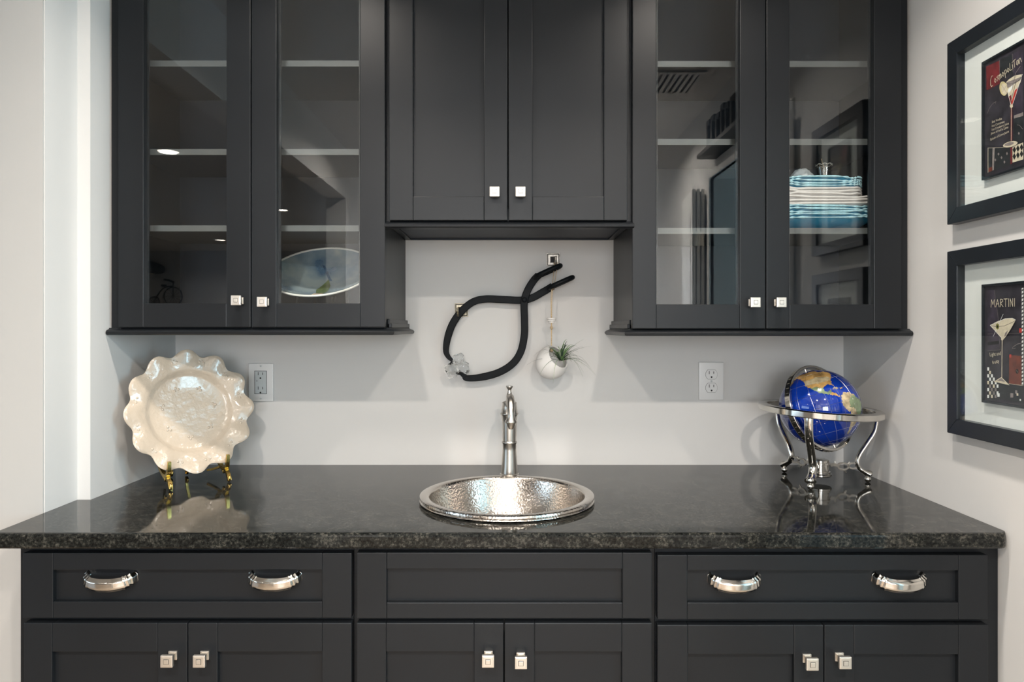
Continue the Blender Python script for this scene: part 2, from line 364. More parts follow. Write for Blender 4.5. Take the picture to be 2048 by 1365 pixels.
# ceiling vent
vt = thing('ceiling_vent', (0.70, 0.28, CEIL-0.012), 'white slatted air vent in the ceiling near the doorway', 'vent')
bm = BM()
for a in ((0.55, 0.85, 0.14, 0.165), (0.55, 0.85, 0.395, 0.42), (0.55, 0.575, 0.165, 0.395), (0.825, 0.85, 0.165, 0.395)): box(bm, *a, CEIL-0.010, CEIL-0.001, 0.002)
mk('vent_frame', bm, 'vent_metal', vt)
bm = BM(); box(bm, 0.575, 0.825, 0.165, 0.395, CEIL-0.003, CEIL-0.001); mk('vent_backing', bm, 'slot_black', vt)
for k in range(9):
    bm = BM(); box(bm, 0.583+k*0.0275, 0.597+k*0.0275, 0.165, 0.395, CEIL-0.009, CEIL-0.004); mk('slat', bm, 'vent_metal', vt)
# recessed cans
for k, (x, y) in enumerate(CANS+HALL_CANS):
    nook = k < len(CANS)
    t = thing('recessed_light', (x, y, CEIL-0.01), ('round recessed ceiling light '+('close above the cabinets' if y > 0 else 'mid nook' if y > -1 else 'by the added rear window')+(' on the hall opening side' if x < 0 else ' on the framed prints side')) if nook else 'round recessed hall ceiling light '+('near the counter wall' if y > -2 else 'in the middle pair' if y > -4 else 'by the far wall art')+(' next to the opening' if x > -3 else ' next to the window'), 'ceiling light', 'bar nook ceiling lights' if nook else 'hall ceiling lights')
    bm = BM(); lathe(bm, [(0.062, 0), (0.088, -0.002), (0.092, 0.003), (0.092, 0.009), (0.062, 0.009), (0.062, 0)], 40); mk('trim_ring', bm, 'trim_white', t, local=True, smooth=0.6)
    bm = BM(); lathe(bm, [(0.0, 0.006), (0.062, 0.006)], 40); mk('lens', bm, 'lens_glow', t, local=True)
# hall wall decor that the glass doors reflect
def fish(x, z, s, lab):
    t = thing('mounted_fish', (x, -6.58, z), lab, 'fish mount', 'fish on the far hall wall')
    bm = BM(); path = crom([(-0.32*s, 0.07*s, 0), (-0.2*s, 0.08*s, 0.01*s), (0.0, 0.09*s, 0.02*s), (0.16*s, 0.09*s, 0.0), (0.27*s, 0.08*s, -0.02*s)], 6)
    rad = [0.35+0.65*math.sin(PI*min(1, (i+2)/(len(path)+1)))**0.7 for i in range(len(path))]
    sweep(bm, path, circ(0.05*s, 14, 0.10*s), up=(0, 1, 0), scale=rad); mk('body', bm, 'fish_dark', t, local=True, smooth=1.0)
    bm = BM(); extrude_poly(bm, [(-0.30*s, 0.07*s, 0.03*s), (-0.44*s, 0.07*s, 0.12*s), (-0.40*s, 0.07*s, 0), (-0.44*s, 0.07*s, -0.12*s), (-0.30*s, 0.07*s, -0.03*s)], (0, 0.012*s, 0)); mk('tail', bm, 'fish_dark', t, local=True)
    bm = BM(); path2 = crom([(-0.1*s, 0.1*s, -0.075*s), (0.05*s, 0.11*s, -0.08*s), (0.2*s, 0.1*s, -0.055*s)], 6)
    sweep(bm, path2, circ(0.012*s, 8), scale=[0.3+0.7*math.sin(PI*(i+0.5)/len(path2)) for i in range(len(path2))]); mk('belly', bm, 'fish_belly', t, local=True, smooth=1.0)
fish(-5.15, 2.16, 0.95, 'larger dark mounted fish above the bicycle wall art'); fish(-3.35, 2.20, 0.8, 'smaller dark mounted fish on the bare far hall wall')
bk = thing('bicycle_wall_art', (-4.87, -6.57, 1.63), 'black wire penny farthing bicycle hung on the far hall wall', 'wall art')
def wheel(cx, cz, r, nm):
    bm = BM(); sweep(bm, [(cx+r*math.cos(2*PI*i/40), 0, cz+r*math.sin(2*PI*i/40)) for i in range(40)], circ(0.008, 6), up=(0, 1, 0), closed=True)
    for i in range(12): sweep(bm, [(cx, 0, cz), (cx+r*math.cos(2*PI*i/12), 0, cz+r*math.sin(2*PI*i/12))], circ(0.0025, 4))
    mk(nm, bm, 'sign_black', bk, local=True)
wheel(0.07, 0.14, 0.13, 'front_wheel'); wheel(-0.20, 0.06, 0.075, 'rear_wheel')
bm = BM(); sweep(bm, crom([(-0.20, 0, 0.06), (-0.15, 0, 0.16), (-0.06, 0, 0.26), (0.07, 0, 0.29)], 8), circ(0.007, 6)); sweep(bm, [(0.07, 0, 0.14), (0.07, 0, 0.36)], circ(0.007, 6)); mk('frame', bm, 'sign_black', bk, local=True)
bm = BM(); sweep(bm, crom([(-0.06, 0, 0.38), (0.0, 0, 0.37), (0.08, 0, 0.34)], 4), circ(0.014, 8)); mk('handlebar', bm, 'sign_black', bk, local=True)
bm = BM(); box(bm, -0.10, -0.03, -0.02, 0.02, 0.28, 0.31, 0.01); mk('saddle', bm, 'sign_black', bk, local=True)

# ------------------------------------------------------------------ cabinets
def knob(parent, px, py, D):
    """square nickel knob: stem and stepped face, D the depth of the face plane"""
    x, z = X(px, D), Z(py, D); yd = D+0.030; h = 0.0118
    bm = BM()
    box(bm, x-0.0085, x+0.0085, yd-0.004, yd, z-0.0085, z+0.0085, 0.001); box(bm, x-0.006, x+0.006, D+0.007, yd-0.004, z-0.006, z+0.006, 0.0006)
    box(bm, x-h, x+h, D+0.001, D+0.008, z-h, z+h, 0.0012); box(bm, x-h+0.0025, x+h-0.0025, D, D+0.002, z-h+0.0025, z+h-0.0025, 0.0004)
    def ring(a, b, y0, y1, mi):
        old = set(bm.faces)
        box(bm, x-a, x+a, y0, y1, z+b, z+a); box(bm, x-a, x+a, y0, y1, z-a, z-b); box(bm, x-a, x-b, y0, y1, z-b, z+b); box(bm, x+b, x+a, y0, y1, z-b, z+b)
        for f in bm.faces:
            if f not in old: f.material_index = mi
    ring(0.0050, 0.0043, D-0.0002, D+0.001, 1)
    box(bm, x-0.0042, x+0.0042, D-0.0012, D+0.001, z-0.0042, z+0.0042, 0.0004)
    mk('knob', bm, ['satin_nickel', 'groove_dark'], parent, label='square satin nickel knob with a raised centre')
def door(parent, yf, x0, x1, z0, z1, sl, sr, rb, rt, glass=False, name='door'):
    bm = BM(); t = 0.0195; b = 0.0017
    box(bm, x0, x0+sl, yf, yf+t, z0, z1, b); box(bm, x1-sr, x1, yf, yf+t, z0, z1, b)
    box(bm, x0+sl, x1-sr, yf+0.0002, yf+t, z0, z0+rb, b); box(bm, x0+sl, x1-sr, yf+0.0002, yf+t, z1-rt, z1, b)
    d = mk(name, bm, 'black_paint', parent)
    bm = BM()
    if glass:
        box(bm, x0+sl-0.004, x1-sr+0.004, yf+0.010, yf+0.014, z0+rb-0.004, z1-rt+0.004); mk('glass_pane', bm, 'pane_glass', d, label='clear glass door pane')
        bm = BM(); a = 0.006
        for q in ((x0+sl, x0+sl+a, z0+rb, z1-rt), (x1-sr-a, x1-sr, z0+rb, z1-rt)): box(bm, q[0], q[1], yf+0.0145, yf+t, q[2], q[3])
        mk('glazing_bead', bm, 'black_paint', d)
    else:
        box(bm, x0+sl-0.003, x1-sr+0.003, yf+0.0105, yf+0.016, z0+rb-0.003, z1-rt+0.003); mk('panel', bm, 'black_paint', d)
    return d
ZUT = 2.36
def carcass(root, x0, x1, y0, y1, z0, z1, ff, mid=False):
    t = 0.016
    for a, b in ((x0, x0+t), (x1-t, x1)):
        bm = BM(); box(bm, a, b, y0+0.019, y1, z0, z1, 0.0006); mk('side_panel', bm, 'black_paint', root)
    bm = BM(); box(bm, x0+t, x1-t, y1-0.008, y1, z0, z1); mk('back_panel', bm, 'cabinet_inside', root)
    bm = BM(); box(bm, x0+t, x1-t, y0+0.019, y1-0.008, z0+0.004, z0+t); mk('bottom_panel', bm, 'cabinet_inside', root)
    bm = BM(); box(bm, x0+t, x1-t, y0+0.019, y1-0.008, z1-t, z1); mk('top_panel', bm, 'cabinet_inside', root)
    bm = BM(); box(bm, x0, x0+ff, y0, y0+0.019, z0, z1, 0.0006); box(bm, x1-ff, x1, y0, y0+0.019, z0, z1, 0.0006); box(bm, x0+ff, x1-ff, y0, y0+0.019, z0, z0+ff, 0.0006); box(bm, x0+ff, x1-ff, y0, y0+0.019, z1-ff, z1, 0.0006)
    mk('face_frame', bm, 'black_paint', root)
EPS = 0.0015
G = 0.0
def upper(name, label, px0, px1, doors, z0, glass, shelves, knobs, rail_h):
    x0, x1 = X(px0, YU), X(px1, YU)
    x0 = max(x0, XL+EPS); x1 = min(x1, XR-EPS)
    root = thing(name, ((x0+x1)/2, (YU+YW)/2, z0), label, 'cabinet')
    carcass(root, x0, x1, YU, YW-EPS, z0, ZUT, 0.035)
    for i, (a, b, g0, g1, yb, yr) in enumerate(doors):
        xa, xb = X(a, YUD), X(b, YUD); za = Z(yb, YUD)
        d = door(root, YUD, xa, xb, za, ZUT-0.02, X(g0, YUD)-xa, xb-X(g1, YUD), Z(yr, YUD)-za, 0.06, glass)
        knob(d, knobs[i][0], knobs[i][1], YUD-0.030)
    for y0, y1 in shelves:
        D = YU+0.055; bm = BM(); zt = Z(y0, D); zb = Z(y1, D)
        box(bm, x0+0.0165, x1-0.0165, D+0.002, YW-0.011, zb+0.0005, zt-0.0005); s = mk('shelf', bm, 'cabinet_inside', root)
        bm = BM(); box(bm, x0+0.0165, x1-0.0165, D, D+0.002, zb, zt); mk('shelf_edging', bm, 'shelf_edge_lit', s, label='grey shelf front edge')
    return root, x0, x1
ul, ulx0, ulx1 = upper('glass_wall_cabinet', 'black wall cabinet with two glass doors, hung above the scalloped plate', 222, 771,
    [(236, 501, 287, 453, 655, 607), (503, 770, 553, 720, 655, 607)], Z(659, YU), True, [(121, 133), (298, 310), (451, 463)], [(471, 601), (523, 604)], 0)
ur, urx0, urx1 = upper('glass_wall_cabinet', 'black wall cabinet with two glass doors, holding stacked blue and white plates', 1267, 1818,
    [(1265, 1531, 1313, 1480, 658, 609), (1533, 1803, 1579, 1748, 658, 609)], Z(661, YU), True, [(122, 134), (278, 290), (456, 468)], [(1512, 605), (1564, 605)], 0)
ZC = Z(447, YU)
uc, ucx0, ucx1 = upper('wall_cabinet', 'black wall cabinet with two solid panelled doors above the sink', 772, 1266,
    [(778, 1015, 826, 968, 441, 393), (1017, 1255, 1065, 1208, 441, 393)], ZC, False, [], [(989, 383), (1041, 383)], 0)
# light-rail mouldings
RAIL = [(0.0, 0.004), (-0.010, 0.004), (-0.012, 0.0015), (-0.016, 0.0), (-0.022, -0.002), (-0.0255, -0.006), (-0.0245, -0.011), (-0.020, -0.0135), (0.0, -0.0135)]
def rail(root, pts, z):
    """pts: polyline in plan (front moulding with mitred returns); profile a = outwards, b = up"""
    bm = BM(); rings = []
    P = [Vector((*p, 0)) for p in pts]
    for i, p in enumerate(P):
        def nrm(a, b): d = (b-a).normalized(); return Vector((d.y, -d.x, 0))
        ns = []
        if i > 0: ns.append(nrm(P[i-1], P[i]))
        if i < len(P)-1: ns.append(nrm(P[i], P[i+1]))
        if len(ns) == 2: m = (ns[0]+ns[1]).normalized(); m = m/m.dot(ns[0])
        else: m = ns[0]
        rings.append([bm.verts.new((p.x-m.x*a, p.y-m.y*a, z+b)) for a, b in RAIL])
    n = len(RAIL)
    for a, b in zip(rings, rings[1:]):
        for k in range(n): bm.faces.new((a[k], a[(k+1) % n], b[(k+1) % n], b[k]))
    bm.faces.new(rings[0]); bm.faces.new(rings[-1][::-1])
    mk('light_rail', bm, 'black_paint', root, smooth=0.7)
zl = Z(659, YU)-0.0005; zr = Z(661, YU)-0.0005
rail(ul, [(ulx0, YU), (ulx1+0.0005, YU), (ulx1+0.0005, YW-0.002)], zl)
rail(ur, [(urx0-0.0005, YW-0.002), (urx0-0.0005, YU), (urx1, YU)], zr)
# small stepped moulding above the returns
for root, xs, s, z in ((ul, ulx1, 1, zl), (ur, urx0, -1, zr)):
    bm = BM()
    for k, (o_, h) in enumerate(((0.012, 0.012), (0.007, 0.022))):
        a, b = sorted((xs+s*0.0002, xs+s*o_)); box(bm, a, b, YU+0.02, YW-0.002, z+0.004, z+0.004+h, 0.002)
    mk('return_moulding', bm, 'black_paint', root)
rail(uc, [(ucx0+0.001, YU), (ucx1-0.001, YU)], ZC-0.0005)

# base cabinets
def pull(parent, px, py, yd):
    D = yd-0.026; x, z = X(px, D), Z(py, D)
    L = 0.039
    path = [(-L-0.0075, 0.0, 0.0065), (-L-0.0055, -0.009, 0.005), (-L+0.006, -0.0185, 0.001), (-0.016, -0.0235, -0.0012), (0, -0.0245, -0.0016)]
    path = path+[(-a, b, c) for a, b, c in path[-2::-1]]
    pp = crom([(x+a, yd+b-0.0003, z+c) for a, b, c in path], 16); n = len(pp)
    sc = []
    for i in range(n):
        u = abs(2*i/(n-1)-1); s = 1.0+0.10*math.cos(u*PI)*0.5
        for c0 in (0.52, 0.62, 0.74): s += 0.11*math.exp(-((u-c0)/0.026)**2)
        s += 0.18*math.exp(-((u-1.0)/0.08)**2)
        sc.append(s)
    prof = [(0.0112*math.cos(a), 0.0062*math.sin(a)) for a in [2*PI*i/20 for i in range(20)]]
    prof = [(p*(1+0.10*math.cos(6*math.atan2(q*1.9, p))), q*(1+0.10*math.cos(6*math.atan2(q*1.9, p)))) for p, q in prof]
    bm = BM(); sweep(bm, pp, prof, up=(0, 0, 1), scale=sc); mk('pull', bm, 'polished_nickel', parent, smooth=1.3, label='arched ridged nickel pull')
def base_cab(label, px0, px1, drawer, dpan, doors, pulls, knobs):
    x0, x1 = X(px0, YB), X(px1, YB); x0 = max(x0, -0.9775); x1 = min(x1, 0.9765)
    root = thing('base_cabinet', ((x0+x1)/2, 1.7, 0), label, 'cabinet')
    zt = CT-0.031; t = 0.016; yb = YW-0.002
    for a, b in ((x0, x0+t), (x1-t, x1)):
        bm = BM(); box(bm, a, b, YB+0.019, yb, 0.0, zt); mk('side_panel', bm, 'black_paint', root)
    bm = BM(); box(bm, x0+t, x1-t, yb-0.008, yb, 0.1, zt); mk('back_panel', bm, 'cabinet_inside', root)
    bm = BM(); box(bm, x0+t, x1-t, YB+0.019, yb-0.008, 0.1, 0.116); mk('bottom_panel', bm, 'cabinet_inside', root)
    bm = BM(); box(bm, x0+t, x1-t, YB+0.07, YB+0.085, 0, 0.1); mk('toe_kick', bm, 'black_paint', root)
    bm = BM(); ff = 0.02; zm = Z(1242, YB)
    box(bm, x0, x0+ff, YB, YB+0.019, 0.1, zt); box(bm, x1-ff, x1, YB, YB+0.019, 0.1, zt); box(bm, x0+ff, x1-ff, YB, YB+0.019, zt-0.03, zt); box(bm, x0+ff, x1-ff, YB, YB+0.019, zm-0.02, zm+0.02); box(bm, x0+ff, x1-ff, YB, YB+0.019, 0.1, 0.13)
    mk('face_frame', bm, 'black_paint', root)
    a, b, c, d = drawer; xa, xb, z1, z0 = X(a, YBD), X(b, YBD), Z(c, YBD), Z(d, YBD); e, f, g, h = dpan
    dr = door(root, YBD, xa, xb, z0, z1, X(e, YBD)-xa, xb-X(f, YBD), Z(h, YBD)-z0, z1-Z(g, YBD), name='drawer_front')
    for p in pulls: pull(dr, p[0], p[1], YBD+0.0105)
    for i, (a, b, g0, g1, yt, yr) in enumerate(doors):
        xa, xb = X(a, YBD), X(b, YBD); z1 = Z(yt, YBD)
        dd = door(root, YBD, xa, xb, 0.115, z1, X(g0, YBD)-xa, xb-X(g1, YBD), 0.06, z1-Z(yr, YBD))
        knob(dd, knobs[i][0], knobs[i][1], YBD-0.030)
base_cab('black base cabinet with drawer and doors under the scalloped plate', 37, 707.5, (45, 703, 1107, 1237), (106, 644, 1141, 1204),
    [(47, 374.5, 104, 315, 1247, 1305), (376, 703, 435, 644, 1247, 1305)], [(208, 1171), (542, 1170)], [(332, 1325), (397, 1325)])
base_cab('black base cabinet with plain false drawer front beneath the sink', 708.5, 1309, (713, 1304, 1106, 1238), (773, 1245, 1139, 1206),
    [(713, 1007, 772, 948, 1247, 1305), (1009, 1304, 1069, 1244, 1247, 1305)], [], [(976, 1325), (1042, 1328)])
base_cab('black base cabinet with drawer and doors under the desk globe', 1310, 1997, (1315, 1976, 1111, 1240), (1375, 1917, 1142, 1206),
    [(1315, 1647, 1376, 1588, 1251, 1310), (1649, 1977, 1708, 1917, 1251, 1310)], [(1476, 1174), (1811, 1173)], [(1626, 1331), (1692, 1328)])

# ------------------------------------------------------------------ worktop with a hole for the sink
SKX, SKY, SKR = -0.006, 1.637, 0.203
def worktop():
    yf = 1.3625; e = 0.0012
    corner = [(XR-0.022+0.022*math.sin(a), yf+0.022-0.022*math.cos(a)) for a in [PI/2*i/6 for i in range(7)]]
    out = [(XL2, yf)] + [(q[0]-e, q[1]) for q in corner] + [(XR-e, YW-e), (XL+e, YW-e), (XL+e, YJOG-e), (XL2, YJOG-e)]
    full = []
    for (a, b) in zip(out, out[1:]+out[:1]):
        L = math.hypot(b[0]-a[0], b[1]-a[1]); n = max(1, int(L/0.06))
        for k in range(n): full.append((a[0]+(b[0]-a[0])*k/n, a[1]+(b[1]-a[1])*k/n))
    bm = BM(); r = 0.186
    def ins(p, d):   # pull the exposed front edge in
        if p[1] < yf+0.022: return (p[0], p[1]+d*max(0.0, 1-(p[1]-yf)/0.021))
        L = math.hypot(SKX-p[0], SKY-p[1]); return (p[0]+(SKX-p[0])/L*d*0.08, p[1]+(SKY-p[1])/L*d*0.08)
    cols = []
    for p in full:
        a = math.atan2(p[1]-SKY, p[0]-SKX); q = (SKX+r*math.cos(a), SKY+r*math.sin(a))
        rows = [(*q, CT-0.03), (*q, CT)]
        for d, z in ((0.012, CT), (0.0085, CT), (0.0075, CT-0.00005), (0.0035, CT-0.001), (0.001, CT-0.0035), (0, CT-0.007), (0, CT-0.026), (0.003, CT-0.03)): rows.append((*ins(p, d), z))
        cols.append([bm.verts.new(v) for v in rows])
    n = len(cols)
    for i in range(n):
        a, b = cols[i], cols[(i+1) % n]; m = len(a)
        for k in range(m):
            try: bm.faces.new((a[k], b[k], b[(k+1) % m], a[(k+1) % m]))
            except ValueError: pass
    o = mk('countertop', bm, 'granite', smooth=0.2)
    tag(o, 'polished dark speckled granite countertop across the three base cabinets', 'countertop')
worktop()

# ------------------------------------------------------------------ sink and faucet
sk = thing('bar_sink', (SKX, SKY, CT+0.0005), 'round hammered nickel bar sink set in the granite counter', 'sink')
bm = BM(); lathe(bm, [(0.188, 0.0), (0.201, 0.0), (0.2035, 0.0025), (0.2025, 0.0055), (0.2005, 0.0065), (0.2035, 0.0085), (0.2025, 0.0125), (0.198, 0.0145), (0.184, 0.0135), (0.1805, 0.011), (0.1795, 0.006), (0.184, 0.004), (0.188, 0.0)], 96)
mk('rim', bm, 'hammered_nickel', sk, local=True, smooth=0.8)
bm = BM(); prof = [(0.1815, 0.006), (0.178, -0.012), (0.170, -0.045), (0.156, -0.08), (0.132, -0.112), (0.098, -0.134), (0.058, -0.144), (0.024, -0.146)]
lathe(bm, prof+[(r+0.0015, z-0.0015) for r, z in prof[::-1]], 96); mk('basin', bm, 'hammered_nickel', sk, local=True, smooth=1.2)
bm = BM(); lathe(bm, [(0, -0.147), (0.014, -0.147), (0.016, -0.1445), (0.028, -0.1435), (0.029, -0.1455), (0.022, -0.150), (0, -0.150)], 40); mk('drain', bm, 'brushed_nickel', sk, local=True, smooth=0.7)
FX, FY = X(1019, 1.90), 1.90
fc = thing('faucet', (FX, FY, CT), 'brushed nickel single-post faucet behind the round sink', 'faucet')
bm = BM(); lathe(bm, [(0, 0), (0.0255, 0), (0.0262, 0.003), (0.0252, 0.006), (0.0232, 0.007)], 40); mk('base_ring', bm, 'brushed_nickel', fc, local=True, smooth=0.7)
bm = BM(); lathe(bm, [(0.0228, 0.007), (0.0215, 0.025), (0.0204, 0.045), (0.0192, 0.07), (0.0188, 0.086), (0.0202, 0.088), (0.0210, 0.0905), (0.0203, 0.093), (0.0190, 0.0945), (0.0193, 0.11), (0.0199, 0.146), (0.0199, 0.1475), (0.0194, 0.148), (0.0195, 0.1492), (0.0205, 0.1495), (0.0215, 0.162), (0.0240, 0.1655), (0.0246, 0.168), (0.0238, 0.1705), (0.0222, 0.172), (0.0192, 0.1955), (0.0200, 0.197), (0.0195, 0.199), (0.016, 0.2005), (0.008, 0.2045), (0, 0.2055)], 40); mk('post', bm, 'brushed_nickel', fc, local=True, smooth=0.7)
sx = X(1022, 1.78)-FX
bm = BM(); sp = crom([(0, 0.0, 0.180), (sx*0.1, -0.024, 0.2005), (sx*0.4, -0.060, 0.218), (sx*0.8, -0.092, 0.213), (sx, -0.112, 0.190), (sx, -0.118, 0.170)], 8)
sweep(bm, sp, circ(0.0096, 20), scale=[1.1-0.1*i/len(sp) for i in range(len(sp))]); so = mk('spout', bm, 'brushed_nickel', fc, local=True, smooth=1.0)
bm = BM(); lathe(bm, [(0, 0.008), (0.0097, 0.008), (0.0100, 0.004), (0.0112, -0.003), (0.0150, -0.0085), (0.0156, -0.0105), (0.0148, -0.0125), (0.0118, -0.014), (0.0105, -0.020), (0.006, -0.028), (0.0045, -0.029), (0, -0.028)], 32, c=(sx, -0.118, 0.172)); mk('nozzle', bm, 'brushed_nickel', so, local=True, smooth=0.7)
bm = BM(); lathe(bm, [(0, 0.205), (0.0075, 0.2055), (0.0092, 0.210), (0.0090, 0.216), (0.0062, 0.224), (0.0048, 0.231), (0.0052, 0.234), (0.0080, 0.2375), (0.0095, 0.241), (0.0092, 0.2435), (0, 0.244)], 28); mk('handle', bm, 'brushed_nickel', fc, local=True, smooth=0.8)

# ------------------------------------------------------------------ scalloped plate on a brass easel
plx, ply = -0.838, 1.832
def scallop_plate():
    bm = BM(); n = 216; lob = 12
    prof = [(0.0, 0.000), (0.055, 0.000), (0.100, 0.001), (0.106, 0.003), (0.114, 0.012), (0.121, 0.0165), (0.140, 0.0195), (0.158, 0.022), (0.166, 0.0235)]
    rs_ = prof+[(0.1675, 0.0222)]+[(r, z-0.0045) for r, z in prof[::-1]]
    rings = []
    for r, z in rs_:
        if r == 0: rings.append([bm.verts.new((0, 0, z))]); continue
        ring = []
        for i in range(n):
            a = 2*PI*i/n; k = max(0, (r-0.118)/0.0495); s = math.cos(lob*a)
            s2 = s*0.95-0.10*math.cos(2*lob*a)+0.12*math.sin(3*a+1)
            rr = r+0.0085*k*s2; zz = z+0.0055*k*s
            ring.append(bm.verts.new((rr*math.cos(a), rr*math.sin(a), zz)))
        rings.append(ring)
    for a, b in zip(rings, rings[1:]):
        for i in range(n):
            j = (i+1) % n
            if len(a) == 1: bm.faces.new((a[0], b[i], b[j]))
            elif len(b) == 1: bm.faces.new((a[i], b[0], a[j]))
            else: bm.faces.new((a[i], b[i], b[j], a[j]))
    return bm
# local frame of the display: +x along the plate, -y towards the viewer of the plate, turned 42 degrees
ROTP = math.radians(43)
TILT = math.radians(14)
pl = thing('scalloped_plate', (plx, ply, CT), 'large cream ceramic plate with scalloped rim on a brass easel', 'plate'); pl.rotation_euler = (0, 0, ROTP)
Mp = Matrix.Translation((0.0, 0.002, 0.181)) @ Matrix.Rotation(PI/2-TILT, 4, 'X')
Mp = Mp @ Matrix.Scale(0.93, 4); bm = scallop_plate(); bm.transform(Mp); mk('plate_body', bm, 'cream_ceramic', pl, local=True, smooth=0.9)
rp = random.Random(5)
berry = BM()
spots = [(0.143, 2*PI*k/12+0.24) for k in range(12)]+[(0.070, 2*PI*k/7+0.2) for k in range(7)]
for r, a in spots:
    for q in range(3):
        b_ = a+(q-1)*0.045*(0.143/r)**0.8; r2 = r+(0.006 if q == 1 else 0); zz = 0.0195 if r > 0.1 else 0.0005
        s = math.cos(12*b_)*max(0, (r2-0.118)/0.0495)*0.0055
        M = Mp @ Matrix.Translation((r2*math.cos(b_), r2*math.sin(b_), zz+s+0.0004)) @ Matrix.Diagonal((1, 1, 0.45, 1))
        bmesh.ops.create_icosphere(berry, subdivisions=2, radius=0.0036, matrix=M)
mk('berry_relief', berry, 'cream_ceramic', pl, local=True, smooth=1.5)['kind'] = 'stuff'
ea = thing('plate_easel', (plx, ply, CT), 'small brass scrolled easel holding the cream scalloped plate', 'easel'); ea.rotation_euler = (0, 0, ROTP)
for s in (-1, 1):
    bm = BM(); x = s*0.072
    sweep(bm, crom([(x, -0.084, 0.004), (x, -0.080, 0.012), (x, -0.066, 0.027), (x, -0.048, 0.032), (x, -0.030, 0.034), (x, 0.005, 0.060), (x*0.9, 0.030, 0.14), (x*0.6, 0.045, 0.20)], 6), rect(0.0045, 0.0040), up=(1, 0, 0))
    sweep(bm, crom([(x, -0.045, 0.030), (x, -0.062, 0.034), (x, -0.070, 0.046), (x, -0.074, 0.070)], 6), rect(0.0048, 0.0040), up=(1, 0, 0), scale=[1.3-0.5*i/18 for i in range(19)])
    sweep(bm, [(x, -0.080+0.006*math.cos(t), 0.0095+0.006*math.sin(t)) for t in [2*PI*i/14 for i in range(14)]], circ(0.0032, 8), up=(1, 0, 0), closed=True)
    sweep(bm, [(x, -0.046+0.005*math.cos(t), 0.024+0.005*math.sin(t)) for t in [2*PI*i/14 for i in range(14)]], circ(0.0026, 8), up=(1, 0, 0), closed=True)
    sweep(bm, crom([(x, -0.030, 0.034), (x*0.9, -0.01, 0.026), (x*0.75, 0.02, 0.018)], 5), rect(0.003, 0.0028), up=(1, 0, 0))
    mk('front_arm', bm, 'brass', ea, local=True, smooth=0.8)
bm = BM(); sweep(bm, [(-0.07, 0.005, 0.060), (0.07, 0.005, 0.060)], rect(0.003, 0.003)); mk('crossbar', bm, 'brass', ea, local=True); bm = BM(); sweep(bm, [(-0.0432, 0.045, 0.20), (0.0432, 0.045, 0.20)], rect(0.003, 0.003)); mk('crossbar', bm, 'brass', ea, local=True)
for s in (-1, 1):
    bm = BM(); sweep(bm, crom([(s*0.04, 0.045, 0.195), (s*0.03, 0.065, 0.10), (s*0.02, 0.078, 0.03), (s*0.02, 0.082, 0.0035)], 6), rect(0.003, 0.003), up=(1, 0, 0))
    sweep(bm, [(s*0.02, 0.078+0.007*math.cos(t), 0.012+0.007*math.sin(t)) for t in [2*PI*i/14 for i in range(14)]], circ(0.0028, 8), up=(1, 0, 0), closed=True)
    mk('back_leg', bm, 'brass', ea, local=True, smooth=0.8)

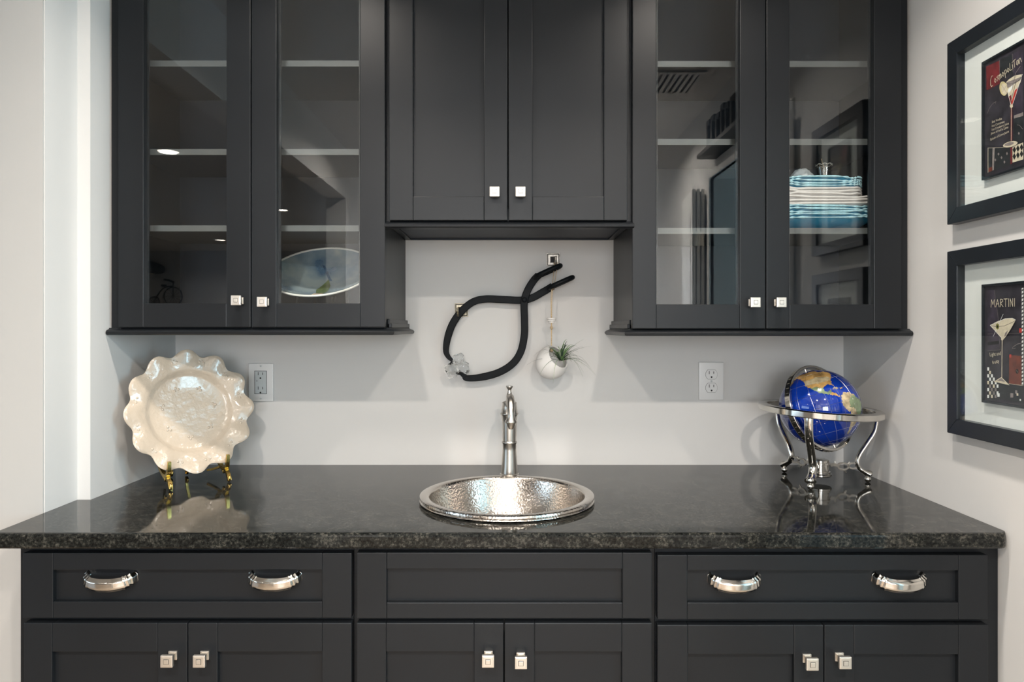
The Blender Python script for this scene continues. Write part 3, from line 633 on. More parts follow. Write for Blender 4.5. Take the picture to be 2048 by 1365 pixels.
# ------------------------------------------------------------------ outlets
def outlet(px, py, label, gfci):
    x, z = X(px, YW), Z(py, YW); w_, h_ = 0.0366, 0.0555
    t = thing('wall_outlet', (x, YW, z), label, 'outlet')
    bm = BM(); box(bm, x-w_, x+w_, YW-0.007, YW-0.0005, z-h_, z+h_, 0.0035, 3); pt = mk('cover_plate', bm, 'outlet_plastic', t, smooth=0.4)
    yf = YW-0.007
    def slots(cz, g):
        m = BM(); box(m, x-0.0075, x-0.0060, yf-0.0018, yf-0.0013, cz+0.001, cz+0.010); box(m, x+0.0055, x+0.0072, yf-0.0018, yf-0.0013, cz+0.002, cz+0.009)
        lathe(m, [(0, 0), (0.0026, 0)], 14, Matrix.Translation((x, yf-0.0018, cz-0.0075)) @ Matrix.Rotation(PI/2, 4, 'X')); return m
    if gfci:
        bm = BM(); box(bm, x-0.0168, x+0.0168, yf-0.0013, yf+0.001, z-0.033, z+0.033, 0.001); rc = mk('receptacle', bm, 'outlet_grey', t)
        bm = BM()
        for a in ((-0.0180, -0.0168, -0.0342, 0.0342), (0.0168, 0.0180, -0.0342, 0.0342), (-0.0168, 0.0168, 0.033, 0.0342), (-0.0168, 0.0168, -0.0342, -0.033)): box(bm, x+a[0], x+a[1], yf-0.0004, yf+0.001, z+a[2], z+a[3])
        mk('seam', bm, 'groove_dark', t)
        for dz in (0.020, -0.022): mk('slots', slots(z+dz, 1), 'slot_black', rc)
        for k, dz in ((0, 0.0045), (1, -0.0055)):
            bm = BM(); box(bm, x-0.006, x+0.006, yf-0.0022, yf-0.001, z+dz-0.0036, z+dz+0.0036, 0.0005); mk('button', bm, 'outlet_grey', rc)
        bm = BM(); box(bm, x-0.0115, x-0.0095, yf-0.0018, yf-0.0012, z+0.003, z+0.0055); mk('indicator', bm, 'slot_black', rc)
        sc = (0.048, -0.048)
    else:
        for dz in (0.0195, -0.0195):
            bm = BM(); pts = [(x+0.0168*math.cos(a), min(0.0135, max(-0.0135, 0.0168*math.sin(a)))) for a in [2*PI*i/40 for i in range(40)]]
            extrude_poly(bm, [(p, yf-0.0012, z+dz+q) for p, q in pts], (0, 0.003, 0)); rc = mk('receptacle', bm, 'outlet_plastic', t)
            bm = BM(); extrude_poly(bm, [(x+(p-x)*1.04, yf-0.0002, z+dz+q*1.05) for p, q in pts], (0, 0.001, 0)); mk('seam', bm, 'groove_dark', t)
            mk('slots', slots(z+dz, 0), 'slot_black', rc)
        sc = (0.0,)
    for dz in sc:
        bm = BM(); lathe(bm, [(0, 0.001), (0.002, 0.0008), (0.0028, 0)], 16, Matrix.Translation((x, yf-0.0001, z+dz)) @ Matrix.Rotation(PI/2, 4, 'X')); mk('screw', bm, 'outlet_grey', t)
outlet(523, 765, 'white plate with grey rectangular safety outlet beside the scalloped plate', True)
outlet(1421.5, 762.5, 'white duplex outlet with two rounded sockets left of the desk globe', False)

# ------------------------------------------------------------------ hooks, ice tongs, ice
YT = YW-0.030      # plane of the tongs
def hook(px, py, mat, label, dark):
    x, z = X(px, YW), Z(py, YW); h = 0.0195
    t = thing('wall_hook', (x, YW, z), label, 'hook')
    bm = BM(); box(bm, x-h, x+h, YW-0.004, YW-0.0005, z-h, z+h, 0.0008); pb = mk('back_plate', bm, mat, t)
    bm = BM()
    for k, (a, b) in enumerate(((0.0150, 0.0132), (0.0110, 0.0090))):
        for q in ((-a, a, b, a), (-a, a, -a, -b), (-a, -b, -b, b), (b, a, -b, b)): box(bm, x+q[0], x+q[1], YW-0.0062+0.0006*k, YW-0.004, z+q[2], z+q[3], 0.0003)
    mk('raised_border', bm, mat, pb)
    bm = BM(); a, b = 0.0178, 0.0152
    for q in ((-a, a, b, a), (-a, a, -a, -b), (-a, -b, -b, b), (b, a, -b, b)): box(bm, x+q[0], x+q[1], YW-0.0043, YW-0.004, z+q[2], z+q[3])
    mk('border_groove', bm, 'groove_dark', pb)
    bm = BM(); box(bm, x-0.0088, x+0.0088, YW-0.0046, YW-0.0040, z-0.0088, z+0.0088); mk('recess', bm, 'groove_dark', pb)
    fx = x-0.007 if dark else x+0.004
    bm = BM(); sweep(bm, crom([(fx, YW-0.004, z+0.006), (fx, YW-0.020, z+0.004), (fx, YW-0.036, z-0.010), (fx, YW-0.046, z-0.018), (fx, YW-0.053, z-0.008), (fx, YW-0.054, z+0.006)], 7), circ(0.0030, 10), up=(1, 0, 0), scale=[0.9+0.25*math.sin(i*0.9)**2 for i in range(36)]); mk('prong', bm, mat, t, smooth=0.9)
hook(923, 620.5, 'dark_bronze', 'dark bronze square wall hook carrying the iron tongs', True)
hook(1106.5, 520, 'hook_nickel', 'bright nickel square wall hook with a twine loop', False)
tg = thing('ice_tongs', (X(1000, YT), YT, Z(755, YT)), 'black forged iron ice tongs hanging on the wall', 'tongs')
def tp(px, py, D): return (X(px, D), D, Z(py, D))
def arm(pts, D, hw, loop, label=None):
    p = crom([tp(a, b, D) for a, b in pts], 8); n = len(p)
    sc = [(0.35+0.65*min(1, i/26.0)**0.7, 1.0) for i in range(n)]
    bm = BM(); sweep(bm, p, [(-hw, -0.003), (-hw+0.002, -0.0042), (hw-0.002, -0.0042), (hw, -0.003), (hw, 0.003), (hw-0.002, 0.0042), (-hw+0.002, 0.0042), (-hw, 0.003)], up=lambda i: (p[min(i+1, n-1)]-p[max(i-1, 0)]).cross(Vector((0, -1, 0))), scale=sc)
    a = mk('arm', bm, 'forged_iron', tg, smooth=0.35)
    (ax, ay), (bx, by) = loop; A = Vector(tp(ax, ay, D)); B = Vector(tp(bx, by, D)); d = B-A; L = d.length; d.normalize(); F_ = Vector((0, -1, 0)); w2 = 0.030
    pts2 = []
    for i in range(28):
        t = 2*PI*i/28; c, s = math.cos(t), math.sin(t)
        pts2.append(A+d*(L/2-0.003+(L/2)*math.copysign(abs(c)**0.7, c))+F_*(w2*0.92+w2*math.copysign(abs(s)**0.7, s)))
    bm = BM(); sweep(bm, pts2, circ(0.0070, 12), closed=True, up=d.cross(F_)); mk('handle_loop', bm, 'forged_iron', a, smooth=1.2)
arm([(905, 722), (896, 713), (892, 700), (896, 674), (906, 647), (923, 623), (945, 605), (970, 598.5), (1005, 599.5), (1040, 601), (1062, 597), (1085, 585), (1105, 573)], YT, 0.0105, ((1100, 576), (1145, 556)))
arm([(918, 744), (928, 752), (934, 757), (962, 755), (996, 746), (1024, 729), (1041, 705), (1048.5, 672), (1049, 640), (1048.5, 605), (1055, 582), (1067, 562), (1077, 551)], YT-0.0088, 0.0105, ((1072, 555), (1121, 533)))
bm = BM(); lathe(bm, [(0, 0.006), (0.005, 0.0055), (0.0075, 0.003), (0.008, -0.014), (0, -0.014)], 20, Matrix.Translation(Vector(tp(1049, 600, YT-0.0140))) @ Matrix.Rotation(PI/2, 4, 'X')); mk('rivet', bm, 'forged_iron', tg, smooth=0.7)
ri = random.Random(11)
for k, (px, py, s) in enumerate(((917, 717, 0.019), (903, 741, 0.027), (925, 737, 0.023))):
    bm = BM(); bmesh.ops.create_icosphere(bm, subdivisions=3, radius=s)
    for v in bm.verts:
        nrm = v.co.normalized(); q = max(abs(nrm.x), abs(nrm.y), abs(nrm.z)); v.co *= (0.80/q**0.7)*(1+0.16*noise.noise(nrm*2.2+Vector((k*7.1, 0, 0)))+0.13*noise.noise(nrm*6+Vector((k*3.1, 0, 0))))
        v.co.y *= 0.85
    bm.transform(Matrix.Rotation(ri.uniform(0, 3), 4, 'Y') @ Matrix.Rotation(ri.uniform(0, 3), 4, 'Z'))
    yy = YT-0.004 if k != 1 else YT-0.013
    bm.transform(Matrix.Translation(tp(px, py, yy)))
    tag(mk('ice_chunk', bm, 'clear_ice'), ('small clear acrylic ice chunk at the top of the tong tips', 'largest clear acrylic ice chunk gripped by the black tongs', 'clear acrylic ice chunk against the lower tong point')[k], 'ice', 'acrylic ice in the tongs')

# ------------------------------------------------------------------ hanging planter with air plant
YP = 1.985; pcx, pcz, pr = X(1103, YP), Z(727, YP), 0.0455
pt = thing('hanging_planter', (pcx, YP, pcz-pr), 'small white ceramic globe planter hanging on twine', 'planter')
bm = BM(); bmesh.ops.create_uvsphere(bm, u_segments=160, v_segments=100, radius=pr)
dcut = Vector((0.60, -0.55, 0.56)).normalized()
kill = [f for f in bm.faces if f.calc_center_median().normalized().dot(dcut) > math.cos(math.radians(49))]
bmesh.ops.delete(bm, geom=kill, context='FACES')
for v in bm.verts:
    if v.is_boundary:
        q = v.co.normalized(); q = (q-dcut*q.dot(dcut)).normalized(); v.co = (dcut*math.cos(math.radians(49))+q*math.sin(math.radians(49)))*pr
for v in bm.verts:
    v.co.z *= 1.0 if v.co.z < 0 else 1.0+0.10*(v.co.z/pr)**2
bm.transform(Matrix.Translation((pcx, YP, pcz))); po = mk('pot', bm, 'white_pot', pt, smooth=1.2)
so = po.modifiers.new('solid', 'SOLIDIFY'); so.thickness = 0.0035; so.offset = -1
ztop = pcz+pr*1.1; hx, hz = X(1106.5, YW)+0.004, Z(520, YW)-0.015
bm = BM()
for q in range(2):
    P0 = [(hx+(q-0.5)*0.006, YW-0.046, hz+0.0035), (hx-0.004+(q-0.5)*0.007, YW-0.058, hz-0.04), (pcx+(q-0.5)*0.003, YP-0.008, (hz*0.6+ztop*0.4)), (pcx+(q-0.5)*0.0016, YP, ztop+0.045), (pcx+(q-0.5)*0.001, YP, ztop-0.004)]
    sweep(bm, crom(P0, 12), circ(0.0011, 6))
sweep(bm, [(hx+0.0045*math.cos(t), YW-0.046, hz+0.0005+0.006*math.sin(t)) for t in [2*PI*i/16 for i in range(16)]], circ(0.0011, 6), up=(0, 1, 0), closed=True)
cord = mk('twine_cord', bm, 'twine', pt, smooth=1.5)
bz = Z(642, YP)
for k, (r, dz) in enumerate(((0.0135, 0.006), (0.0115, 0.001), (0.0085, -0.004))):
    bm = BM(); lathe(bm, [(0.0015, dz-0.0022), (r-0.001, dz-0.0022), (r, dz-0.001), (r, dz+0.001), (r-0.001, dz+0.0022), (0.0015, dz+0.0022)], 28, c=(pcx, YP, bz)); mk('bead_disc', bm, 'white_pot', pt, smooth=0.7)
for zz, r in ((Z(656, YP), 0.0048), (ztop-0.014, 0.005)):
    bm = BM(); bmesh.ops.create_uvsphere(bm, u_segments=14, v_segments=10, radius=r, matrix=Matrix.Translation((pcx, YP-0.0005, zz)))
    for v in bm.verts: v.co += (v.co-Vector((pcx, YP, zz)))*0.18*math.sin(v.co.z*2500+v.co.x*1500)
    mk('knot', bm, 'twine', pt, smooth=1.5)
apx, apz = X(1121, YP), Z(721, YP)
ap = thing('air_plant', (apx, YP-0.022, apz), 'spiky green air plant growing out of the white planter', 'plant')
rl = random.Random(21)
for k in range(58):
    a = rl.uniform(0, 2*PI); el = rl.uniform(0.15, 1.45); L = rl.uniform(0.045, 0.095)
    d = Vector((math.cos(a)*math.cos(el)+0.18, math.sin(a)*math.cos(el)*0.55-0.25, math.sin(el))).normalized()
    droop = rl.uniform(0.015, 0.085)*(1.25-math.sin(el)*0.7); side = Vector((rl.uniform(-1, 1), rl.uniform(-0.3, 0.3), 0))*0.012
    P = []
    for i in range(9):
        t = i/8; q = Vector((0.002*math.cos(a), 0.002*math.sin(a), 0))+d*(L*t)+side*t*t+Vector((d.x*0.02*t*t, 0, -droop*t*t*t)); q.y = min(q.y, 0.055); P.append(q)
    bm = BM(); w0 = rl.uniform(0.0016, 0.0026)
    sweep(bm, P, [(-0.0004, -w0), (0.0004, 0), (-0.0004, w0)], scale=[max(0.12, 1-0.9*(i/8)**1.2) for i in range(9)])
    mk('leaf', bm, rl.choice(['leaf_green', 'leaf_green', 'leaf_dark', 'leaf_pale', 'leaf_dark']), ap, local=True, smooth=1.6)

# ------------------------------------------------------------------ desk globe
gx, gy = 0.812, 1.832; RING = 0.1515; zr_ = 0.187; RG = 0.100
gl = thing('desk_globe', (gx, gy, CT), 'blue gemstone desk globe in a polished nickel three-legged stand', 'globe')
gc = Vector((0, 0, zr_+0.004))
cvec = (Vector((0, 0, CAMZ))-Vector((gx, gy, CT+zr_))).normalized(); rvec = Vector((0, 0, 1)).cross(cvec).normalized(); uvec = cvec.cross(rvec)
TA = math.radians(19.6); pole = (-math.sin(TA)*rvec+math.cos(TA)*uvec).normalized()
e0 = (cvec-pole*cvec.dot(pole)).normalized(); e1 = pole.cross(e0)     # e0 = lon -113, e1 = east
def geo(lon, lat, r):
    a, b = math.radians(lon+113), math.radians(lat)
    return gc+(e0*(math.cos(a)*math.cos(b))+e1*(math.sin(a)*math.cos(b))+pole*math.sin(b))*r
bm = BM(); bmesh.ops.create_uvsphere(bm, u_segments=64, v_segments=40, radius=RG, matrix=Matrix.Translation(gc)); ball = mk('globe_ball', bm, 'ocean_blue', gl, local=True, smooth=2.0)
CONT = {
 'north_america': ('land_ochre', [(-168,66),(-156,71),(-125,70),(-95,72),(-82,68),(-78,62),(-65,60),(-56,52),(-66,44),(-75,38),(-81,31),(-80,25),(-83,29),(-90,30),(-97,27),(-97,21),(-94,18),(-88,21),(-88,16),(-83,14),(-83,9),(-78,8),(-80,7),(-86,11),(-94,15),(-105,20),(-110,26),(-114,31),(-117,33),(-123,38),(-124,47),(-132,55),(-145,60),(-158,57),(-165,60)]),
 'south_america': ('land_tan', [(-78,8),(-72,12),(-61,10),(-51,4),(-50,0),(-38,-4),(-35,-8),(-39,-15),(-41,-22),(-48,-26),(-54,-34),(-58,-38),(-65,-42),(-68,-50),(-70,-55),(-75,-50),(-73,-40),(-71,-30),(-70,-18),(-76,-14),(-81,-5),(-80,1)]),
 'brazil': ('land_green', [(-61,4),(-51,4),(-50,0),(-38,-4),(-35,-8),(-39,-15),(-41,-22),(-48,-26),(-57,-24),(-60,-14),(-70,-10),(-68,0)]),
 'mexico': ('land_green', [(-117,32),(-106,31),(-97,26),(-97,21),(-94,18),(-88,21),(-88,16),(-94,15),(-105,20),(-110,26)]),
 'central_states': ('land_tan', [(-124,48),(-95,49),(-83,45),(-75,44),(-76,37),(-92,36),(-122,38)]),
 'greenland': ('land_tan', [(-55,82),(-20,80),(-22,70),(-43,60),(-54,70)]),
 'asia': ('land_ochre', [(100,10),(110,20),(122,30),(122,40),(140,55),(170,65),(180,70),(110,75),(60,70),(60,30),(80,8)]),
 'australia': ('land_ochre', [(113,-22),(131,-11),(142,-11),(153,-27),(147,-39),(131,-32),(115,-34)]),
 'africa': ('land_green', [(-17,15),(-10,32),(10,37),(32,31),(43,12),(51,12),(40,-15),(32,-28),(18,-34),(12,-15),(9,4),(-8,5)]),
 'europe': ('land_tan', [(-10,37),(-5,48),(10,55),(10,63),(25,71),(60,70),(60,45),(30,45),(20,38)]),
 'cuba': ('land_tan', [(-85,22),(-80,23.5),(-74,20),(-77,19.5)]), 'hispaniola': ('land_ochre', [(-74,20),(-68,19.5),(-70,17.5),(-74,18)])}
def inside(x, y, P):
    c = False
    for (x1, y1), (x2, y2) in zip(P, P[1:]+P[:1]):
        if (y1 > y) != (y2 > y) and x < (x2-x1)*(y-y1)/(y2-y1)+x1: c = not c
    return c
for nm, (mt, P) in CONT.items():
    st = 1.5; bm = BM(); cache = {}; rr = RG*(1.0035 if nm in ('brazil', 'mexico', 'central_states') else 1.002)
    def gv(i, j):
        if (i, j) not in cache: cache[(i, j)] = bm.verts.new(geo(i*st+0.5*math.sin(j*2.1), j*st+0.5*math.sin(i*1.7), rr))
        return cache[(i, j)]
    lo = [p[0] for p in P]; la = [p[1] for p in P]
    for i in range(int(min(lo)/st)-1, int(max(lo)/st)+1):
        for j in range(int(min(la)/st)-1, int(max(la)/st)+1):
            if inside((i+0.5)*st, (j+0.5)*st, P): bm.faces.new((gv(i, j), gv(i+1, j), gv(i+1, j+1), gv(i, j+1)))
    mk('land_inlay', bm, mt, ball, local=True, smooth=2.0)
bm = BM()
for lon in range(-180, 180, 20): sweep(bm, [geo(lon, la, RG*1.0015) for la in range(-80, 81, 8)], circ(0.00038, 4))
for lat in range(-60, 61, 20): sweep(bm, [geo(lo, lat, RG*1.0015) for lo in range(-180, 180, 6)], circ(0.00038, 4), closed=True)
mk('graticule', bm, 'silver_line', ball, local=True)
nring = (0.62*cvec+0.78*(math.cos(TA)*rvec+math.sin(TA)*uvec)).normalized(); pa = (pole-nring*pole.dot(nring)).normalized(); pb_ = nring.cross(pa)
bm = BM(); sweep(bm, [gc+(pa*math.cos(t)+pb_*math.sin(t))*0.1105 for t in [2*PI*i/96 for i in range(96)]], [(-0.0085, -0.003), (-0.0075, -0.0038), (0.0075, -0.0038), (0.0085, -0.003), (0.0085, 0.003), (0.0075, 0.0038), (-0.0075, 0.0038), (-0.0085, 0.003)], up=nring, closed=True); mer = mk('meridian_ring', bm, 'polished_nickel', gl, local=True, smooth=0.6)
bm = BM()
for s in (-1, 1): sweep(bm, [gc+pa*(s*0.096), gc+pa*(s*0.112)], circ(0.003, 10))
for i in range(48):
    t = 2*PI*i/48; p = gc+(pa*math.cos(t)+pb_*math.sin(t))*0.1145; sweep(bm, [p-nring*0.004, p+nring*0.004], circ(0.0006, 4))
mk('axis_pins', bm, 'satin_nickel', mer, local=True)
bm = BM(); Mt = Matrix.Translation((0, 0, zr_)) @ Matrix.Rotation(math.radians(3.0), 4, Vector((0.30, 0.95, 0)))
lathe(bm, [(RING-0.022, -0.008), (RING-0.003, -0.0095), (RING, -0.0075), (RING, 0.0055), (RING-0.003, 0.0078), (RING-0.020, 0.0078), (RING-0.022, 0.0060), (RING-0.022, -0.008)], 96, Mt); mk('horizon_ring', bm, 'polished_nickel', gl, local=True, smooth=0.7)
LEGA = [math.radians(a) for a in (-7, 115, 236)]
for k, a in enumerate(LEGA):
    c, s = math.cos(a), math.sin(a)
    top = (Mt @ Vector((c*(RING-0.011), s*(RING-0.011), -0.004))).z
    rz = [(RING-0.011, top), (RING-0.011, 0.158), (0.134, 0.130), (0.116, 0.100), (0.099, 0.072), (0.093, 0.052), (0.099, 0.036), (0.112, 0.0265), (0.122, 0.0215)]
    pth = crom([(r*c, r*s, z) for r, z in rz], 7); n = len(pth)
    bm = BM(); sweep(bm, pth, circ(0.0058, 14, 0.0108), up=(c, s, 0.001), scale=[(1.0, 1.0-0.12*math.sin(PI*i/n)) if i < n*0.75 else (1.0+0.75*((i/n-0.75)/0.25)**2, 1.0+0.35*((i/n-0.75)/0.25)) for i in range(n)])
    bmesh.ops.create_uvsphere(bm, u_segments=18, v_segments=12, radius=0.0105, matrix=Matrix.Translation((0.121*c, 0.121*s, 0.0235)) @ Matrix.Diagonal((1, 1, 0.8, 1)))
    lg = mk('leg', bm, 'polished_nickel', gl, local=True, smooth=1.2)
    bm = BM(); bmesh.ops.create_uvsphere(bm, u_segments=20, v_segments=14, radius=0.0082, matrix=Matrix.Translation((0.119*c, 0.119*s, 0.0083))); mk('foot_ball', bm, 'polished_nickel', lg, local=True, smooth=2)
    bm = BM(); dv = Vector((c, s, 0)); tv = Vector((-s, c, 0)); up = Vector((0, 0, 1)); z0 = 0.040
    sweep(bm, [dv*(0.058+0.013*math.cos(t))+up*(z0+0.0085*math.sin(t)) for t in [2*PI*i/20 for i in range(20)]], rect(0.0022, 0.0022), up=tv, closed=True)
    sweep(bm, [dv*(0.083+0.012*math.cos(t))+up*(z0+0.002+0.007*math.sin(t)) for t in [2*PI*i/20 for i in range(20)]], rect(0.0022, 0.0022), up=tv, closed=True)
    sweep(bm, crom([dv*0.026+up*(z0+0.002), dv*0.036+up*(z0+0.004), dv*0.048+up*z0], 4), rect(0.0024, 0.004), up=tv)
    for q in ((0.040, 0.004, 0.037, 0.013), (0.060, -0.008, 0.066, -0.017), (0.070, 0.006, 0.074, 0.012)): sweep(bm, [dv*q[0]+up*(z0+q[1]), dv*q[2]+up*(z0+q[3])], rect(0.0020, 0.0030), up=tv, scale=[1, 0.5])
    mk('stretcher', bm, 'polished_nickel', gl, local=True)
bm = BM(); lathe(bm, [(0, 0.014), (0.027, 0.014), (0.029, 0.016), (0.029, 0.020), (0.026, 0.022), (0.026, 0.026), (0.022, 0.027), (0.022, 0.045), (0.025, 0.046), (0.025, 0.050), (0.022, 0.051), (0.022, 0.056), (0.020, 0.057), (0, 0.057)], 40); mk('compass_hub', bm, 'polished_nickel', gl, local=True, smooth=0.6)

# ------------------------------------------------------------------ framed prints on the right wall
def text_geo(s, size=1.0):
    cu = bpy.data.curves.new('t', 'FONT'); cu.body = s; cu.size = size; cu.resolution_u = 2
    o = bpy.data.objects.new('t', cu); COL.objects.link(o)
    dg = bpy.context.evaluated_depsgraph_get(); dg.update(); me = bpy.data.meshes.new_from_object(o.evaluated_get(dg))
    v = [(p.co.x, p.co.y) for p in me.vertices]; f = [list(q.vertices) for q in me.polygons]
    bpy.data.objects.remove(o); bpy.data.curves.remove(cu); bpy.data.meshes.remove(me)
    return v, f
ARTX = 0.9665          # plane of the prints
PCOLS = ['print_dark', 'print_plum', 'print_charcoal', 'print_red', 'print_bright_red', 'print_rust', 'print_cream', 'print_lemon', 'print_taupe', 'print_olive', 'slot_black', 'mat_white']
class Art:
    """flat print shapes; points are read in photo pixels on the wall plane x = ARTX"""
    def __init__(s, x0, y0, sc): s.x0, s.y0, s.sc = x0, y0, sc; s.bm = BM(); s.k = 0
    def P(s, c):
        px, py = s.x0+c[0]/s.sc, s.y0+c[1]/s.sc; D = ARTX*F/(px-CX)
        return Vector((0, D, Z(py, D)))
    def add(s, pts, col):
        s.k += 1; v = [s.bm.verts.new(Vector((ARTX-0.00025-0.00001*s.k, p.y, p.z))) for p in pts]
        f = s.bm.faces.new(v); f.material_index = PCOLS.index(col); f.normal_update()
    def poly(s, pts, col): s.add([s.P(p) for p in pts], col)
    def line(s, pts, w, col):
        Q = [s.P(p) for p in pts]
        for a, b in zip(Q, Q[1:]):
            d = (b-a).normalized(); n = Vector((0, -d.z, d.y))*w/2; s.add([a+n, b+n, b-n, a-n], col)
    def ell(s, c, rx, ry, col, n=24, rot=0):
        cr, sr = math.cos(rot), math.sin(rot)
        s.poly([(c[0]+rx*math.cos(2*PI*i/n)*cr-ry*math.sin(2*PI*i/n)*sr, c[1]+rx*math.cos(2*PI*i/n)*sr+ry*math.sin(2*PI*i/n)*cr) for i in range(n)], col)
    def ering(s, c, rx, ry, w, col, n=28, rot=0):
        cr, sr = math.cos(rot), math.sin(rot)
        s.line([(c[0]+rx*math.cos(2*PI*i/n)*cr-ry*math.sin(2*PI*i/n)*sr, c[1]+rx*math.cos(2*PI*i/n)*sr+ry*math.sin(2*PI*i/n)*cr) for i in range(n+1)], w, col)
    def text(s, t, a, b, h, col):
        A, B = s.P(a), s.P(b); d = B-A; L = d.length; d.normalize(); n = Vector((0, d.z, -d.y)); n = n if n.z > 0 else -n
        v, f = text_geo(t); mxx = max(p[0] for p in v); s.k += 1
        vv = [s.bm.verts.new(Vector((ARTX-0.00025-0.00001*s.k, 0, 0))+Vector((0, A.y, A.z))+d*(p[0]/mxx*L)+n*(p[1]*h/0.7)) for p in v]
        for q in f:
            try: fc_ = s.bm.faces.new([vv[i] for i in q]); fc_.material_index = PCOLS.index(col)
            except ValueError: pass
    def strokes(s, letters, a, b, h, w, col):
        """letters: list of (advance, [polyline...]) in unit cells, hand drawn"""
        A, B = s.P(a), s.P(b); d = B-A; L = d.length; d.normalize(); n = Vector((0, d.z, -d.y)); n = n if n.z > 0 else -n
        tot = sum(l[0] for l in letters); x = 0
        for adv, pls in letters:
            for pl_ in pls:
                Q = [A+d*((x+p[0])/tot*L)+n*(p[1]*h) for p in pl_]
                for p, q in zip(Q, Q[1:]):
                    e = (q-p).normalized(); m = Vector((0, -e.z, e.y))*w/2; p2 = p-e*w*0.3; q2 = q+e*w*0.3; s.add([p2+m, q2+m, q2-m, p2-m], col)
            x += adv
LET = {'M': (1.0, [[(0.05, 0), (0.15, 1), (0.45, 0.35), (0.75, 1), (0.85, 0)]]), 'A': (0.9, [[(0.05, 0), (0.4, 1), (0.75, 0)], [(0.15, 0.4), (0.65, 0.4)]]),
 'R': (0.8, [[(0.1, 0), (0.1, 1), (0.5, 0.95), (0.6, 0.72), (0.1, 0.5), (0.65, 0)]]), 'T': (0.8, [[(0.0, 1), (0.7, 1)], [(0.35, 1), (0.35, 0)]]),
 'I': (0.35, [[(0.15, 0), (0.15, 1)]]), 'N': (0.8, [[(0.1, 0), (0.1, 1), (0.6, 0), (0.6, 1)]]),
 'C': (0.85, [[(0.75, 1.15), (0.5, 1.25), (0.15, 0.8), (0.05, 0.2), (0.2, -0.15), (0.5, -0.05)]]),
 'o': (0.55, [[(0.25, 0.6), (0.05, 0.3), (0.25, 0), (0.45, 0.3), (0.25, 0.6)]]), 's': (0.45, [[(0.4, 0.65), (0.1, 0.55), (0.35, 0.25), (0.05, 0.0)]]),
 'm': (0.7, [[(0.05, 0), (0.08, 0.6), (0.15, 0.5), (0.28, 0.62), (0.32, 0), (0.35, 0.5), (0.5, 0.62), (0.6, 0)]]),
 'p': (0.55, [[(0.08, -0.4), (0.1, 0.6), (0.4, 0.6), (0.45, 0.2), (0.12, 0.05)]]), 'L': (0.5, [[(0.2, 1.0), (0.05, 0.05), (0.42, 0.0)]]),
 'i': (0.3, [[(0.12, 0.6), (0.12, 0)], [(0.12, 0.8), (0.15, 0.88)]]), 't': (0.55, [[(0.0, 0.9), (0.55, 0.95)], [(0.25, 0.95), (0.2, 0.0)]]),
 'a': (0.6, [[(0.45, 0.55), (0.2, 0.6), (0.05, 0.25), (0.2, 0.0), (0.45, 0.4), (0.48, 0.6), (0.5, 0.0)]]), 'n': (0.6, [[(0.05, 0), (0.08, 0.6), (0.3, 0.6), (0.45, 0.0)]])}
def picture(z0, z1, label, art_fn, pz0, pz1):
    yo, yn = 1.527, 1.207; bw = 0.033; xf, xb = 0.9545, XR-0.0008
    t = thing('framed_print', (XR, (yo+yn)/2, z0), label, 'picture')
    def mitre(a, b, c, d):       # one mitred frame bar: outer a-b, inner d-c as (y, z)
        bm = BM(); e = 0.0015
        for v0 in (0,):
            q = [(xb, *a), (xb, *b), (xb, *c), (xb, *d)]; f = [(xf, *a), (xf, *b), (xf, *c), (xf, *d)]
            extrude_poly(bm, q, (xf-xb, 0, 0))
        bmesh.ops.bevel(bm, geom=bm.edges[:], offset=0.0012, segments=2, affect='EDGES', profile=0.6)
        mk('frame_bar', bm, 'frame_black', t)
    O = [(yo, z0), (yn, z0), (yn, z1), (yo, z1)]; I = [(yo-bw, z0+bw), (yn+bw, z0+bw), (yn+bw, z1-bw), (yo-bw, z1-bw)]
    for k in range(4): mitre(O[k], O[(k+1) % 4], I[(k+1) % 4], I[k])
    bm = BM(); box(bm, XR-0.006, XR-0.001, yn+bw-0.004, yo-bw+0.004, z0+bw-0.004, z1-bw+0.004); mk('mat_board', bm, 'mat_white', t)
    bm = BM(); box(bm, 0.9585, 0.9600, yn+bw-0.002, yo-bw+0.002, z0+bw-0.002, z1-bw+0.002); mk('glazing', bm, 'picture_glass', t)
    py0, py1 = 1.306, 1.4235
    bm = BM(); box(bm, ARTX, XR-0.006, py0, py1, pz0, pz1); pr_ = mk('print_board', bm, 'print_dark', t, label='dark cocktail print')
    bm = BM(); fw = 0.0045
    for q in ((py1, py1+fw, pz0-fw, pz1+fw), (py0-fw, py0, pz0-fw, pz1+fw), (py0, py1, pz1, pz1+fw), (py0, py1, pz0-fw, pz0)): box(bm, ARTX-0.004, XR-0.006, q[0], q[1], q[2], q[3], 0.0008)
    mk('inner_frame', bm, 'frame_black', t)
    ar = art_fn(); 
    for f in ar.bm.faces:
        f.normal_update()
        if f.normal.x > 0: f.normal_flip()
    co = [v.co for v in ar.bm.verts]
    me_o = mk('print_artwork', ar.bm, PCOLS, pr_)
